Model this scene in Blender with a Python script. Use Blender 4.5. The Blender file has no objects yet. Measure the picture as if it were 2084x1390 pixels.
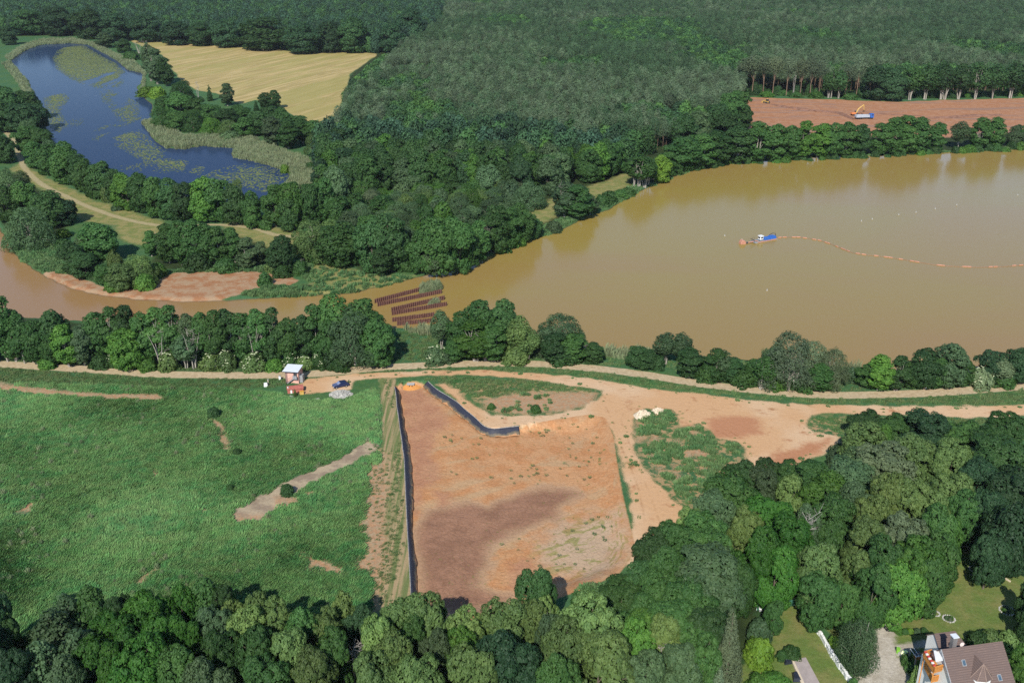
import bpy, bmesh, math, random
import numpy as np
from mathutils import Vector, Matrix

# ------------------------------------------------------------------ camera, sky, sun, exposure
S = bpy.context.scene
COL = S.collection
PH_W, PH_H, FPX = 2084.0, 1390.0, 2026.0          # photograph size and focal length in its pixels
CAM_H = 111.0
PITCH = math.radians(22.6)
cs, sn = math.cos(PITCH), math.sin(PITCH)
cam_d = bpy.data.cameras.new('camera')
cam_d.sensor_width = 36.0
cam_d.lens = 36.0 * FPX / PH_W
cam_d.clip_start, cam_d.clip_end = 1.0, 40000.0
cam = bpy.data.objects.new('camera', cam_d)
cam.location = (0, 0, CAM_H)
cam.rotation_euler = (math.radians(90) - PITCH, 0, 0)
COL.objects.link(cam)
S.camera = cam

SUN_EL = math.radians(38.5)
SUN_AZ = math.radians(12.0)      # light travels forward and this much to the right of the view
w = bpy.data.worlds.new('World'); S.world = w; w.use_nodes = True
nt = w.node_tree; nt.nodes.clear()
wo = nt.nodes.new('ShaderNodeOutputWorld'); bg = nt.nodes.new('ShaderNodeBackground')
sky = nt.nodes.new('ShaderNodeTexSky'); sky.sky_type = 'NISHITA'; sky.sun_disc = False
sky.sun_elevation = SUN_EL
sky.sun_rotation = math.radians(180.0) + SUN_AZ   # sun stands behind and to the left
sky.dust_density = 0.1; sky.air_density = 0.8; sky.ozone_density = 3.0; sky.altitude = 200
bg.inputs['Strength'].default_value = 0.12
nt.links.new(sky.outputs[0], bg.inputs['Color']); nt.links.new(bg.outputs[0], wo.inputs['Surface'])

sd_ = bpy.data.lights.new('sun', 'SUN'); sd_.energy = 4.2; sd_.angle = math.radians(0.53)
sd_.color = (1.0, 0.95, 0.86)
sun = bpy.data.objects.new('sun', sd_)
ldir = Vector((math.sin(SUN_AZ) * math.cos(SUN_EL), math.cos(SUN_AZ) * math.cos(SUN_EL), -math.sin(SUN_EL)))
sun.rotation_euler = ldir.to_track_quat('-Z', 'Y').to_euler()
sun.location = (-60, -100, 200)
COL.objects.link(sun)

S.view_settings.view_transform = 'Standard'; S.view_settings.look = 'None'
S.view_settings.gamma = 1.0; S.view_settings.use_curve_mapping = False
S.view_settings.exposure = 0.50
S.cycles.max_bounces = 6; S.cycles.diffuse_bounces = 3; S.cycles.glossy_bounces = 3
S.cycles.transmission_bounces = 3; S.cycles.transparent_max_bounces = 6
S.cycles.use_denoising = False
try: S.cycles.denoiser = 'OPENIMAGEDENOISE'; S.cycles.denoising_prefilter = 'ACCURATE'; S.cycles.denoising_input_passes = 'RGB_ALBEDO_NORMAL'
except Exception: pass
S.cycles.volume_bounces = 0
S.cycles.sample_clamp_indirect = 4.0

# ------------------------------------------------------------------ helpers
def P(x, y, z=0.0):
    """ground point (height z) seen at photograph pixel x, y"""
    u = (x - PH_W / 2) / FPX; v = (PH_H / 2 - y) / FPX
    t = (CAM_H - z) / (sn - v * cs)
    return np.array([u * t, (cs + v * sn) * t, z])
def PL(pts, z=0.0):
    return np.array([P(x, y, z)[:2] for x, y in pts])
def depth_at(p):
    return p[1] * cs + (CAM_H - p[2]) * sn
def height_to(p, ytop):
    v = (PH_H / 2 - ytop) / FPX
    return CAM_H + p[1] * (v * cs - sn) / (cs + v * sn) - p[2]
def px_of(p):
    f = p[1] * cs + (CAM_H - p[2]) * sn
    u = p[0] / f; v = (p[1] * sn + (p[2] - CAM_H) * cs) / f
    return PH_W / 2 + u * FPX, PH_H / 2 - v * FPX

_rs = np.random.RandomState(7)
_NT = _rs.rand(256, 256)
def vnoise(x, y):
    xi = np.floor(x).astype(int); yi = np.floor(y).astype(int)
    fx = x - xi; fy = y - yi
    fx = fx * fx * (3 - 2 * fx); fy = fy * fy * (3 - 2 * fy)
    a = _NT[xi & 255, yi & 255]; b = _NT[(xi + 1) & 255, yi & 255]
    c = _NT[xi & 255, (yi + 1) & 255]; d = _NT[(xi + 1) & 255, (yi + 1) & 255]
    return (a * (1 - fx) + b * fx) * (1 - fy) + (c * (1 - fx) + d * fx) * fy
def fbm(x, y, o=4):
    r = 0; a = 0.5; t = 0
    for k in range(o):
        r = r + a * vnoise(x * 2 ** k + 17.3 * k, y * 2 ** k + 5.1 * k); t += a; a *= 0.5
    return r / t

def sd_poly(X, Y, poly, margin=16.0):
    """signed distance (positive inside) clamped to +-margin"""
    out = np.full(X.shape, -margin)
    lo = poly.min(0) - margin; hi = poly.max(0) + margin
    m = (X > lo[0]) & (X < hi[0]) & (Y > lo[1]) & (Y < hi[1])
    if not m.any(): return out
    x = X[m]; y = Y[m]
    d2 = np.full(x.shape, 1e18); ins = np.zeros(x.shape, bool)
    n = len(poly)
    for i in range(n):
        ax, ay = poly[i]; bx, by = poly[(i + 1) % n]
        ex, ey = bx - ax, by - ay
        L = ex * ex + ey * ey + 1e-12
        t = np.clip(((x - ax) * ex + (y - ay) * ey) / L, 0, 1)
        d2 = np.minimum(d2, (x - ax - t * ex) ** 2 + (y - ay - t * ey) ** 2)
        if ay != by:
            c = ((ay > y) != (by > y)) & (x < ex * (y - ay) / (by - ay) + ax)
            ins ^= c
    d = np.sqrt(d2); d[~ins] *= -1
    out[m] = np.clip(d, -margin, margin)
    return out
def sd_line(X, Y, pts, half, margin=16.0):
    out = np.full(X.shape, -margin)
    lo = pts.min(0) - margin - half; hi = pts.max(0) + margin + half
    m = (X > lo[0]) & (X < hi[0]) & (Y > lo[1]) & (Y < hi[1])
    if not m.any(): return out
    x = X[m]; y = Y[m]; d2 = np.full(x.shape, 1e18)
    for i in range(len(pts) - 1):
        ax, ay = pts[i]; bx, by = pts[i + 1]; ex, ey = bx - ax, by - ay
        L = ex * ex + ey * ey + 1e-12
        t = np.clip(((x - ax) * ex + (y - ay) * ey) / L, 0, 1)
        d2 = np.minimum(d2, (x - ax - t * ex) ** 2 + (y - ay - t * ey) ** 2)
    out[m] = np.clip(half - np.sqrt(d2), -margin, margin)
    return out
def sd_polys(X, Y, polys, margin=16.0):
    r = np.full(X.shape, -margin)
    for p in polys: r = np.maximum(r, sd_poly(X, Y, p, margin))
    return r
def smooth_path(pts, n=8):
    """Catmull-Rom through the points"""
    pts = np.asarray(pts, float); out = []
    for i in range(len(pts) - 1):
        p0 = pts[max(i - 1, 0)]; p1 = pts[i]; p2 = pts[i + 1]; p3 = pts[min(i + 2, len(pts) - 1)]
        for k in range(n):
            t = k / n
            out.append(0.5 * (2 * p1 + (p2 - p0) * t + (2 * p0 - 5 * p1 + 4 * p2 - p3) * t * t + (3 * p1 - p0 - 3 * p2 + p3) * t ** 3))
    out.append(pts[-1])
    return np.array(out)

def np_mesh(name, V, F, mats=(), fmat=None, smooth=False):
    V = np.asarray(V, np.float32).reshape(-1, 3)
    me = bpy.data.meshes.new(name)
    me.vertices.add(len(V)); me.vertices.foreach_set('co', V.ravel())
    if isinstance(F, np.ndarray): F = [F]
    F = [np.asarray(f, np.int32) for f in F if len(f)]
    nl = sum(f.size for f in F); nf = sum(len(f) for f in F)
    me.loops.add(nl); me.polygons.add(nf)
    me.loops.foreach_set('vertex_index', np.concatenate([f.ravel() for f in F]))
    tot = np.concatenate([np.full(len(f), f.shape[1], np.int32) for f in F])
    st = np.concatenate([[0], np.cumsum(tot)[:-1]]).astype(np.int32)
    me.polygons.foreach_set('loop_start', st)
    for m in mats: me.materials.append(m)
    if fmat is not None: me.polygons.foreach_set('material_index', np.asarray(fmat, np.int32))
    me.polygons.foreach_set('use_smooth', np.full(nf, smooth, bool))
    me.update(calc_edges=True)
    me.validate()
    return me
def fattr(me, name, data, domain='POINT'):
    a = me.attributes.new(name, 'FLOAT', domain)
    a.data.foreach_set('value', np.asarray(data, np.float32).ravel())

def link(name, data, parent=None, loc=None, rz=0.0):
    o = bpy.data.objects.new(name, data); COL.objects.link(o)
    if parent: o.parent = parent
    if loc is not None: o.location = [float(c) for c in loc]
    o.rotation_euler[2] = rz
    return o
def tag(o, label=None, cat=None, group=None, kind=None):
    if label: o['label'] = label
    if cat: o['category'] = cat
    if group: o['group'] = group
    if kind: o['kind'] = kind
    return o
def thing(name, label, cat, loc, rz=0.0, group=None):
    return tag(link(name, None, None, loc, rz), label, cat, group)

class MB:
    """collects boxes, tubes, prisms into one mesh"""
    def __init__(s): s.V = []; s.F = []; s.n = 0
    def add(s, V, F):
        V = np.asarray(V, float).reshape(-1, 3)
        s.V.append(V); s.F += [tuple(int(i) + s.n for i in f) for f in F]; s.n += len(V); return s
    def box(s, c, d, rz=0.0, top=None, ry=0.0, rx=0.0):
        x, y, z = d[0] / 2, d[1] / 2, d[2] / 2; k = top or (1, 1)
        V = [(-x, -y, -z), (x, -y, -z), (x, y, -z), (-x, y, -z), (-x * k[0], -y * k[1], z), (x * k[0], -y * k[1], z), (x * k[0], y * k[1], z), (-x * k[0], y * k[1], z)]
        R = Matrix.Rotation(rz, 3, 'Z') @ Matrix.Rotation(ry, 3, 'Y') @ Matrix.Rotation(rx, 3, 'X')
        V = [R @ Vector(v) + Vector(c) for v in V]
        return s.add(V, [(0, 3, 2, 1), (4, 5, 6, 7), (0, 1, 5, 4), (1, 2, 6, 5), (2, 3, 7, 6), (3, 0, 4, 7)])
    def tube(s, pts, r, n=6, cap=True):
        pts = [Vector(p) for p in pts]; rr = r if hasattr(r, '__len__') else [r] * len(pts)
        V = []; F = []
        for i, p in enumerate(pts):
            d = (pts[min(i + 1, len(pts) - 1)] - pts[max(i - 1, 0)]).normalized()
            a = d.orthogonal().normalized(); b = d.cross(a)
            for k in range(n):
                t = 2 * math.pi * k / n; V.append(p + (a * math.cos(t) + b * math.sin(t)) * rr[i])
        for i in range(len(pts) - 1):
            for k in range(n):
                F.append((i * n + k, i * n + (k + 1) % n, (i + 1) * n + (k + 1) % n, (i + 1) * n + k))
        if cap: F += [tuple(range(n - 1, -1, -1)), tuple(range((len(pts) - 1) * n, len(pts) * n))]
        return s.add(V, F)
    def cyl(s, a, b, r, n=12): return s.tube([a, b], r, n)
    def prism(s, poly, z0, z1):
        n = len(poly); V = [(x, y, z0) for x, y in poly] + [(x, y, z1) for x, y in poly]
        return s.add(V, [tuple(range(n - 1, -1, -1)), tuple(range(n, 2 * n))] + [(i, (i + 1) % n, n + (i + 1) % n, n + i) for i in range(n)])
    def xprism(s, prof, y0, y1):
        """profile in x,z swept along y"""
        n = len(prof); V = [(x, y0, z) for x, z in prof] + [(x, y1, z) for x, z in prof]
        return s.add(V, [tuple(range(n)), tuple(range(2 * n - 1, n - 1, -1))] + [(i, n + i, n + (i + 1) % n, (i + 1) % n) for i in range(n)])
    def quad(s, a, b, c, d): return s.add([a, b, c, d], [(0, 1, 2, 3)])
    def slab(s, pts, t):
        """planar polygon given a thickness downwards along its normal"""
        pts = [Vector(p) for p in pts]; n = (pts[1] - pts[0]).cross(pts[2] - pts[0]).normalized()
        if n.z < 0: pts.reverse(); n = -n
        k = len(pts); V = pts + [p - n * t for p in pts]
        return s.add(V, [tuple(range(k)), tuple(range(2 * k - 1, k - 1, -1))] + [(i, k + i, k + (i + 1) % k, (i + 1) % k) for i in range(k)])
    def xf(s, M):
        s.V = [np.array([(M @ Vector(v))[:] for v in A]) for A in s.V]; return s
    def build(s, name, mat, parent=None, loc=None, rz=0.0, smooth=False, bevel=0.0):
        me = bpy.data.meshes.new(name)
        me.from_pydata([tuple(v) for A in s.V for v in A], [], s.F)
        bm = bmesh.new(); bm.from_mesh(me); bmesh.ops.recalc_face_normals(bm, faces=bm.faces)
        if bevel: bmesh.ops.bevel(bm, geom=bm.edges[:] , offset=bevel, segments=1, affect='EDGES', clamp_overlap=True)
        bm.to_mesh(me); bm.free()
        if mat: me.materials.append(mat)
        if smooth: me.polygons.foreach_set('use_smooth', [True] * len(me.polygons))
        return link(name, me, parent, loc, rz)

# ------------------------------------------------------------------ materials
class NT:
    def __init__(s, name):
        s.m = bpy.data.materials.new(name); s.m.use_nodes = True; s.t = s.m.node_tree; s.t.nodes.clear()
        s.out = s.n('ShaderNodeOutputMaterial'); s.bsdf = s.n('ShaderNodeBsdfPrincipled')
        s.l(s.bsdf.outputs[0], s.out.inputs['Surface'])
    def n(s, t, **k):
        x = s.t.nodes.new(t)
        for a, v in k.items(): setattr(x, a, v)
        return x
    def l(s, a, b): s.t.links.new(a, b)
    def put(s, sock, v):
        if hasattr(v, 'is_linked'): s.l(v, sock)
        elif hasattr(v, '__len__') and len(v) == 3 and sock.type == 'RGBA': sock.default_value = (*v, 1)
        else: sock.default_value = v
    def pos(s): return s.n('ShaderNodeNewGeometry').outputs['Position']
    def mapping(s, vec, scale, rot=(0, 0, 0)):
        x = s.n('ShaderNodeMapping'); s.l(vec, x.inputs[0]); x.inputs['Scale'].default_value = scale; x.inputs['Rotation'].default_value = rot
        return x.outputs[0]
    def aniso(s, vec, ang, scale):
        return s.mapping(s.mapping(vec, (1, 1, 1), (0, 0, ang)), scale)
    def noise(s, vec, scale, detail=4, rough=0.55, dist=0.0):
        x = s.n('ShaderNodeTexNoise'); s.put(x.inputs['Vector'], vec) if vec is not None else None
        x.inputs['Scale'].default_value = scale; x.inputs['Detail'].default_value = detail; x.inputs['Roughness'].default_value = rough; x.inputs['Distortion'].default_value = dist
        return x.outputs[0]
    def vor(s, vec, scale, feature='F1'):
        x = s.n('ShaderNodeTexVoronoi', feature=feature); s.l(vec, x.inputs['Vector']); x.inputs['Scale'].default_value = scale
        return x.outputs['Distance']
    def mr(s, v, a, b, c=0.0, d=1.0, smooth=True):
        x = s.n('ShaderNodeMapRange', interpolation_type='SMOOTHSTEP' if smooth else 'LINEAR')
        s.put(x.inputs[0], v)
        for i, q in zip((1, 2, 3, 4), (a, b, c, d)): s.put(x.inputs[i], q)
        return x.outputs[0]
    def math(s, op, a, b=0.0, c=0.0):
        x = s.n('ShaderNodeMath', operation=op)
        for i, q in enumerate((a, b, c)): s.put(x.inputs[i], q)
        return x.outputs[0]
    def mix(s, f, a, b, blend='MIX'):
        x = s.n('ShaderNodeMix', data_type='RGBA', blend_type=blend)
        s.put(x.inputs[0], f); s.put(x.inputs[6], a); s.put(x.inputs[7], b)
        return x.outputs[2]
    def attr(s, name, t='GEOMETRY'):
        return s.n('ShaderNodeAttribute', attribute_name=name, attribute_type=t)
    def bump(s, h, strength, dist):
        x = s.n('ShaderNodeBump'); x.inputs['Strength'].default_value = strength; x.inputs['Distance'].default_value = dist
        s.l(h, x.inputs['Height']); s.l(x.outputs[0], s.bsdf.inputs['Normal']); return x
    def set(s, color=None, rough=0.8, spec=0.3, metal=0.0, ior=None):
        if color is not None: s.put(s.bsdf.inputs['Base Color'], color)
        s.put(s.bsdf.inputs['Roughness'], rough); s.bsdf.inputs['Specular IOR Level'].default_value = spec
        s.bsdf.inputs['Metallic'].default_value = metal
        if ior: s.bsdf.inputs['IOR'].default_value = ior
        return s
_mc = {}
def mat(name, c, rough=0.7, spec=0.3, metal=0.0, var=0.18, scale=1.5, c2=None):
    if name in _mc: return _mc[name]
    b = NT(name); g = b.n('ShaderNodeTexCoord').outputs['Object']
    f = b.mr(b.noise(g, scale, 5), 0.3, 0.7)
    a = tuple(x * (1 - var) for x in c); d = c2 or tuple(min(1, x * (1 + var)) for x in c)
    b.set(b.mix(f, a, d), rough, spec, metal)
    _mc[name] = b.m
    return b.m

def leafmat(name, rand=0.25, transl=0.4, rough=0.55, fixed=None):
    """foliage: each object's own colour, varied leaf by leaf and object by object"""
    b = NT(name)
    oi = b.n('ShaderNodeObjectInfo')
    t = b.attr('tint').outputs['Fac']
    k = b.mr(t, 0.0, 1.0, 0.72, 1.30, False)
    r = b.mr(oi.outputs['Random'], 0, 1, 1 - rand, 1 + rand, False)
    k = b.math('MULTIPLY', k, r)
    cm = b.n('ShaderNodeVectorMath', operation='SCALE'); b.put(cm.inputs[0], fixed if fixed else oi.outputs['Color']); b.l(k, cm.inputs['Scale'])
    hs = b.n('ShaderNodeHueSaturation'); b.l(cm.outputs[0], hs.inputs['Color'])
    b.l(b.mr(t, 0, 1, 0.515, 0.485, False), hs.inputs['Hue'])
    b.set(hs.outputs[0], rough, 0.25)
    tr = b.n('ShaderNodeBsdfTranslucent'); b.l(b.mix(1.0, hs.outputs[0], (1.3, 1.4, 0.5), 'MULTIPLY'), tr.inputs['Color'])
    mx = b.n('ShaderNodeMixShader'); mx.inputs[0].default_value = transl
    b.l(b.bsdf.outputs[0], mx.inputs[1]); b.l(tr.outputs[0], mx.inputs[2]); b.l(mx.outputs[0], b.out.inputs['Surface'])
    return b.m
LEAF = leafmat('leaves')
NEEDLE = leafmat('needles', 0.18, 0.12, 0.7)
BARK = mat('bark', (0.13, 0.11, 0.085), 0.9, 0.1, scale=4)
PALEBARK = mat('pale_bark', (0.30, 0.275, 0.235), 0.85, 0.1, scale=4, var=0.35)
PINEBARK = mat('pine_bark', (0.17, 0.115, 0.08), 0.9, 0.1, scale=3, var=0.3)
DEADWOOD = mat('dead_wood', (0.36, 0.33, 0.30), 0.9, 0.1, scale=3, var=0.3)
# ------------------------------------------------------------------ layout of the land (traced outlines, laid on the ground)
WL = -0.7                                          # water level
LAKE = PL([(-260, 380), (-60, 400), (0, 468), (15, 500), (40, 530), (90, 563), (140, 588), (200, 602), (280, 611), (380, 616), (480, 612), (560, 607),
    (640, 603), (720, 597), (760, 587), (800, 577), (850, 566), (900, 553), (960, 535), (1010, 512), (1050, 495), (1100, 482), (1140, 470),
    (1170, 455), (1200, 439), (1240, 428), (1262, 412), (1290, 396), (1330, 377), (1400, 350), (1480, 334), (1560, 328), (1640, 323), (1700, 319), (1800, 315), (1900, 311),
    (2000, 307), (2084, 303), (2400, 294), (2700, 292), (2700, 790), (2400, 765), (2084, 757), (1900, 755), (1740, 748), (1600, 738), (1500, 730), (1400, 724), (1290, 717),
    (1230, 714), (1130, 704), (1050, 694), (960, 684), (900, 674), (840, 668), (780, 667), (700, 664), (600, 660), (500, 660), (400, 660), (300, 658),
    (200, 655), (100, 650), (0, 642), (-260, 640)], WL)
POND = PL([(22, 124), (50, 104), (81, 92), (144, 89), (180, 92), (210, 108), (238, 124), (258, 142), (289, 150), (290, 165), (279, 178), (288, 195), (302, 205), (309, 215),
    (307, 238), (291, 252), (302, 269), (322, 292), (336, 302), (376, 304), (413, 297), (440, 300), (477, 302), (470, 312), (472, 319), (504, 326), (544, 336), (588, 351),
    (590, 364), (560, 385), (540, 412), (500, 425), (450, 422), (380, 412), (300, 395), (240, 375), (180, 345), (130, 310), (100, 280), (88, 240), (74, 200), (58, 165), (35, 145)], WL)
WHEAT = PL([(258, 81), (330, 82), (440, 89), (540, 97), (600, 107), (640, 106), (700, 104), (770, 110), (760, 118), (735, 135), (712, 152), (705, 180), (697, 210), (692, 240), (690, 268),
    (660, 262), (630, 250), (590, 232), (560, 212), (520, 203), (490, 212), (440, 190), (400, 185), (370, 165), (350, 140), (330, 112), (290, 95)])
SANDPIT = PL([(1516, 197), (1560, 199), (1600, 200), (1700, 203), (1800, 207), (1840, 207), (1950, 203), (2084, 200), (2500, 194), (2500, 262), (2084, 268), (2000, 276), (1900, 282), (1800, 280), (1700, 276), (1600, 270), (1520, 262)])
SANDBAR = [PL([(84, 556), (105, 550), (120, 548), (150, 561), (188, 574), (215, 586), (255, 590), (296, 586), (322, 571), (353, 556), (403, 550), (470, 551), (524, 554), (551, 557),
    (591, 561), (608, 571), (590, 580), (556, 582), (517, 587), (504, 594), (480, 602), (440, 612), (437, 622), (380, 622), (280, 617), (200, 607), (140, 593), (105, 574)]),
    PL([(600, 584), (642, 575), (632, 581), (605, 590)]), PL([(437, 610), (520, 605), (640, 599), (640, 603), (560, 608), (437, 619)])]
GRAVEL = smooth_path(PL([(-160, 735), (0, 741), (100, 747), (200, 753), (290, 760), (400, 763), (500, 764), (590, 763), (680, 757), (780, 748), (880, 743), (980, 740), (1080, 740), (1150, 745),
    (1230, 752), (1320, 764), (1420, 780), (1500, 790), (1600, 800), (1700, 804), (1800, 803), (1900, 799), (2000, 792), (2084, 786), (2300, 772)]), 4)
DIRT = [PL([(632, 772), (680, 765), (740, 760), (800, 757), (880, 753), (960, 753), (1060, 758), (1160, 765), (1240, 777), (1330, 790), (1430, 803), (1540, 815), (1640, 822), (1760, 826), (1900, 827),
    (2084, 825), (2400, 818), (2400, 843), (2084, 847), (1960, 849), (1860, 847), (1760, 843), (1690, 842), (1650, 846), (1640, 866), (1660, 880), (1704, 888), (1700, 905), (1650, 935), (1590, 962), (1550, 962),
    (1524, 945), (1516, 915), (1500, 900), (1470, 895), (1445, 875), (1420, 862), (1382, 868), (1378, 842), (1365, 833), (1310, 831), (1292, 845), (1285, 870), (1288, 900), (1300, 935), (1330, 975),
    (1365, 1010), (1395, 1040), (1388, 1058), (1355, 1075), (1325, 1105), (1290, 1160), (1262, 1140), (1282, 1112), (1290, 1060), (1280, 1010), (1268, 960), (1258, 920), (1248, 885), (1226, 856), (1190, 850), (1110, 862),
    (1060, 866), (1030, 871), (1000, 873), (980, 866), (962, 846), (943, 830), (925, 812), (905, 795), (890, 783), (905, 782), (930, 795), (960, 822), (1000, 846), (1060, 846), (1120, 845), (1180, 832), (1222, 812), (1225, 795), (1150, 782), (1060, 769), (960, 763), (880, 763), (800, 767), (720, 773),
    (715, 792), (690, 796), (640, 800), (610, 800), (612, 782)])]
SCRAPE = [PL([(985, 815), (1060, 800), (1150, 797), (1215, 800), (1205, 822), (1150, 835), (1060, 842), (1010, 838), (985, 826)]), PL([(1330, 880), (1350, 905), (1345, 930), (1322, 895)]),
    PL([(-100, 776), (0, 780), (60, 788), (140, 796), (260, 800), (330, 803), (326, 814), (210, 812), (80, 804), (0, 797), (-100, 790)]), PL([(425, 848), (450, 860), (465, 905), (468, 922), (452, 912), (442, 880)]),
    PL([(745, 960), (785, 925), (792, 1000), (784, 1060), (790, 1130), (778, 1200), (762, 1240), (755, 1180), (720, 1150), (745, 1120), (735, 1060), (748, 1010)]), PL([(612, 1120), (660, 1140), (700, 1160), (690, 1172), (630, 1150)]),
    PL([(1395, 905), (1430, 900), (1452, 925), (1440, 945), (1415, 925), (1385, 935)]), PL([(1292, 880), (1312, 876), (1318, 890), (1300, 900)]), PL([(1372, 945), (1380, 960), (1384, 985), (1376, 990)]), PL([(1396, 870), (1412, 868), (1420, 880), (1402, 884)]), PL([(395, 1040), (420, 1035), (418, 1052), (402, 1056)]), PL([(560, 1010), (590, 1030), (575, 1042), (565, 1030)]),
    PL([(1322, 920), (1340, 925), (1350, 960), (1336, 955)]), PL([(1440, 955), (1468, 945), (1472, 965), (1448, 972)]), PL([(1300, 852), (1318, 862), (1310, 876), (1296, 868)]), PL([(1360, 900), (1378, 895), (1392, 915), (1372, 920)]),
    PL([(480, 1050), (530, 1050), (525, 1062), (490, 1064)]), PL([(572, 1018), (600, 1010), (606, 1026), (580, 1034)]), PL([(608, 1002), (640, 1004), (625, 1012)]), PL([(42, 1030), (70, 1022), (58, 1040), (46, 1042)]),
    PL([(310, 965), (320, 952), (316, 972), (308, 975)]), PL([(275, 1185), (300, 1168), (310, 1162), (285, 1190)])]
BAS_RIM = PL([(805, 782), (835, 775), (869, 776), (887, 792), (908, 805), (929, 819), (943, 832), (964, 849), (983, 868), (1003, 874), (1027, 872), (1056, 868), (1120, 855), (1200, 843), (1232, 850), (1248, 885), (1256, 940),
    (1266, 1000), (1280, 1060), (1292, 1105), (1285, 1135), (1262, 1165), (1225, 1183), (1170, 1205), (1140, 1215), (1090, 1240), (1000, 1262), (930, 1262), (870, 1250), (841, 1240), (840, 1222), (835, 1126), (831, 1071), (828, 1011), (825, 929), (818, 880), (816, 873), (812, 844), (808, 811)])
BD = -1.5
MUD_DARK = PL([(854, 1064), (876, 1040), (947, 1027), (994, 1030), (1045, 1010), (1095, 992), (1140, 994), (1170, 998), (1180, 1004), (1160, 1016), (1142, 1032), (1129, 1054), (1078, 1071), (1028, 1091), (994, 1111), (990, 1150), (975, 1178),
    (970, 1195), (1000, 1205), (1035, 1215), (1010, 1236), (927, 1248), (858, 1240), (854, 1158), (850, 1108)], BD)
MUD_MID = [PL([(812, 788), (860, 790), (885, 815), (915, 862), (886, 885), (878, 930), (894, 945), (896, 967), (880, 988), (862, 992), (852, 1050), (842, 1050), (834, 950), (822, 860)], BD),
    PL([(884, 1002), (912, 1004), (918, 1022), (892, 1028)], BD), PL([(1040, 1148), (1075, 1135), (1085, 1160), (1060, 1180), (1045, 1195)], BD)]
DIKE = PL([(772, 768), (805, 772), (808, 800), (816, 860), (822, 900), (827, 960), (829, 1020), (833, 1080), (836, 1130), (841, 1240), (765, 1240), (762, 1180), (768, 1100), (775, 1020), (778, 900), (776, 830)])
TRAIL = PL([(468, 1040), (520, 1012), (570, 985), (640, 955), (690, 930), (735, 903), (752, 897), (772, 903), (768, 918), (724, 941), (676, 964), (614, 996), (566, 1032), (526, 1056), (484, 1068)])
TRACK_M = smooth_path(PL([(8, 265), (30, 290), (40, 318), (52, 345), (85, 375), (130, 398), (190, 425), (260, 447), (340, 460), (450, 458), (520, 466), (560, 478), (610, 482), (660, 480)]), 4)
MEAD_M = [PL([(15, 345), (45, 330), (110, 370), (200, 410), (330, 450), (345, 475), (300, 500), (250, 490), (235, 460), (180, 452), (150, 440), (120, 408), (60, 372)]), PL([(455, 450), (520, 455), (610, 470), (605, 520), (560, 510), (510, 490), (460, 475)]),
    PL([(1065, 430), (1110, 408), (1200, 378), (1280, 350), (1283, 376), (1212, 405), (1140, 440), (1085, 462)]), PL([(620, 530), (700, 545), (760, 560), (850, 560), (720, 592), (640, 598), (600, 600), (640, 580)])]
LAWN = [PL([(1965, 1100), (2110, 1190), (2130, 1310), (2040, 1330), (1900, 1345), (1830, 1420), (1815, 1330), (1800, 1270), (1870, 1235), (1915, 1205), (1945, 1160)]),
    PL([(1575, 1222), (1630, 1235), (1655, 1262), (1700, 1330), (1745, 1420), (1480, 1430), (1520, 1340), (1560, 1280)]), PL([(1680, 1235), (1750, 1240), (1750, 1275), (1700, 1300), (1670, 1270)])]
DRIVE = PL([(1788, 1268), (1828, 1268), (1822, 1300), (1824, 1330), (1845, 1365), (1880, 1420), (1715, 1420), (1735, 1385), (1755, 1360), (1775, 1330)])
FOOT = PL([(1822, 1312), (1870, 1304), (1925, 1300), (1925, 1312), (1870, 1318), (1840, 1330), (1822, 1335)])
MEADOW = PL([(-200, 762), (0, 765), (200, 775), (420, 782), (560, 790), (610, 812), (700, 812), (775, 778), (778, 900), (770, 1020), (762, 1120), (758, 1250), (620, 1300), (0, 1330), (-250, 1350)])
WOODS = [PL([(-400, 20), (-100, 78), (130, 72), (250, 80), (440, 92), (600, 108), (770, 110), (712, 152), (690, 265), (640, 310), (650, 440), (740, 560), (960, 545), (1140, 460), (1290, 380), (1530, 325), (2200, 300), (2200, 266), (1520, 262), (1516, 195), (2400, 196), (2700, -100), (-900, -100)]),
    PL([(-300, 1270), (150, 1262), (420, 1268), (620, 1292), (850, 1255), (1000, 1280), (1090, 1255), (1200, 1290), (1290, 1180), (1400, 1110), (1480, 1030), (1590, 985), (1720, 935), (1760, 880), (1840, 905), (2084, 925), (2400, 930), (2400, 1080), (2084, 1130), (1980, 1120), (1950, 1190), (1860, 1235), (1640, 1225), (1540, 1230), (1520, 1440), (-300, 1440)]),
    PL([(0, 645), (200, 660), (600, 664), (800, 672), (805, 735), (600, 752), (380, 752), (250, 746), (-150, 728)]),
    PL([(5, 345), (60, 368), (150, 440), (110, 505), (40, 515), (0, 440)]), PL([(330, 470), (540, 470), (600, 560), (300, 545)])]
RUTS = [smooth_path(PL(q), 4) for q in ([(700, 778), (800, 763), (960, 758), (1160, 772), (1330, 798), (1540, 825), (1760, 835), (1960, 838), (2300, 832)], [(1180, 785), (1230, 815), (1252, 850), (1272, 900), (1296, 960), (1318, 1020), (1340, 1080)], [(1330, 812), (1262, 840), (1262, 880), (1282, 930), (1306, 985), (1322, 1060)],
    [(1100, 858), (1200, 830), (1330, 815), (1500, 835), (1700, 838)], [(1430, 815), (1400, 850), (1480, 880), (1560, 930), (1640, 915), (1680, 880), (1620, 850), (1560, 838)],
    [(790, 775), (796, 900), (797, 1050), (798, 1235)], [(815, 785), (813, 900), (815, 1050), (818, 1235)], [(900, 782), (960, 828), (1010, 856), (1080, 853)])]
FLAT = PL([(1100, 1090), (1180, 1050), (1262, 1050), (1280, 1110), (1240, 1170), (1150, 1180), (1105, 1150)], BD)
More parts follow.
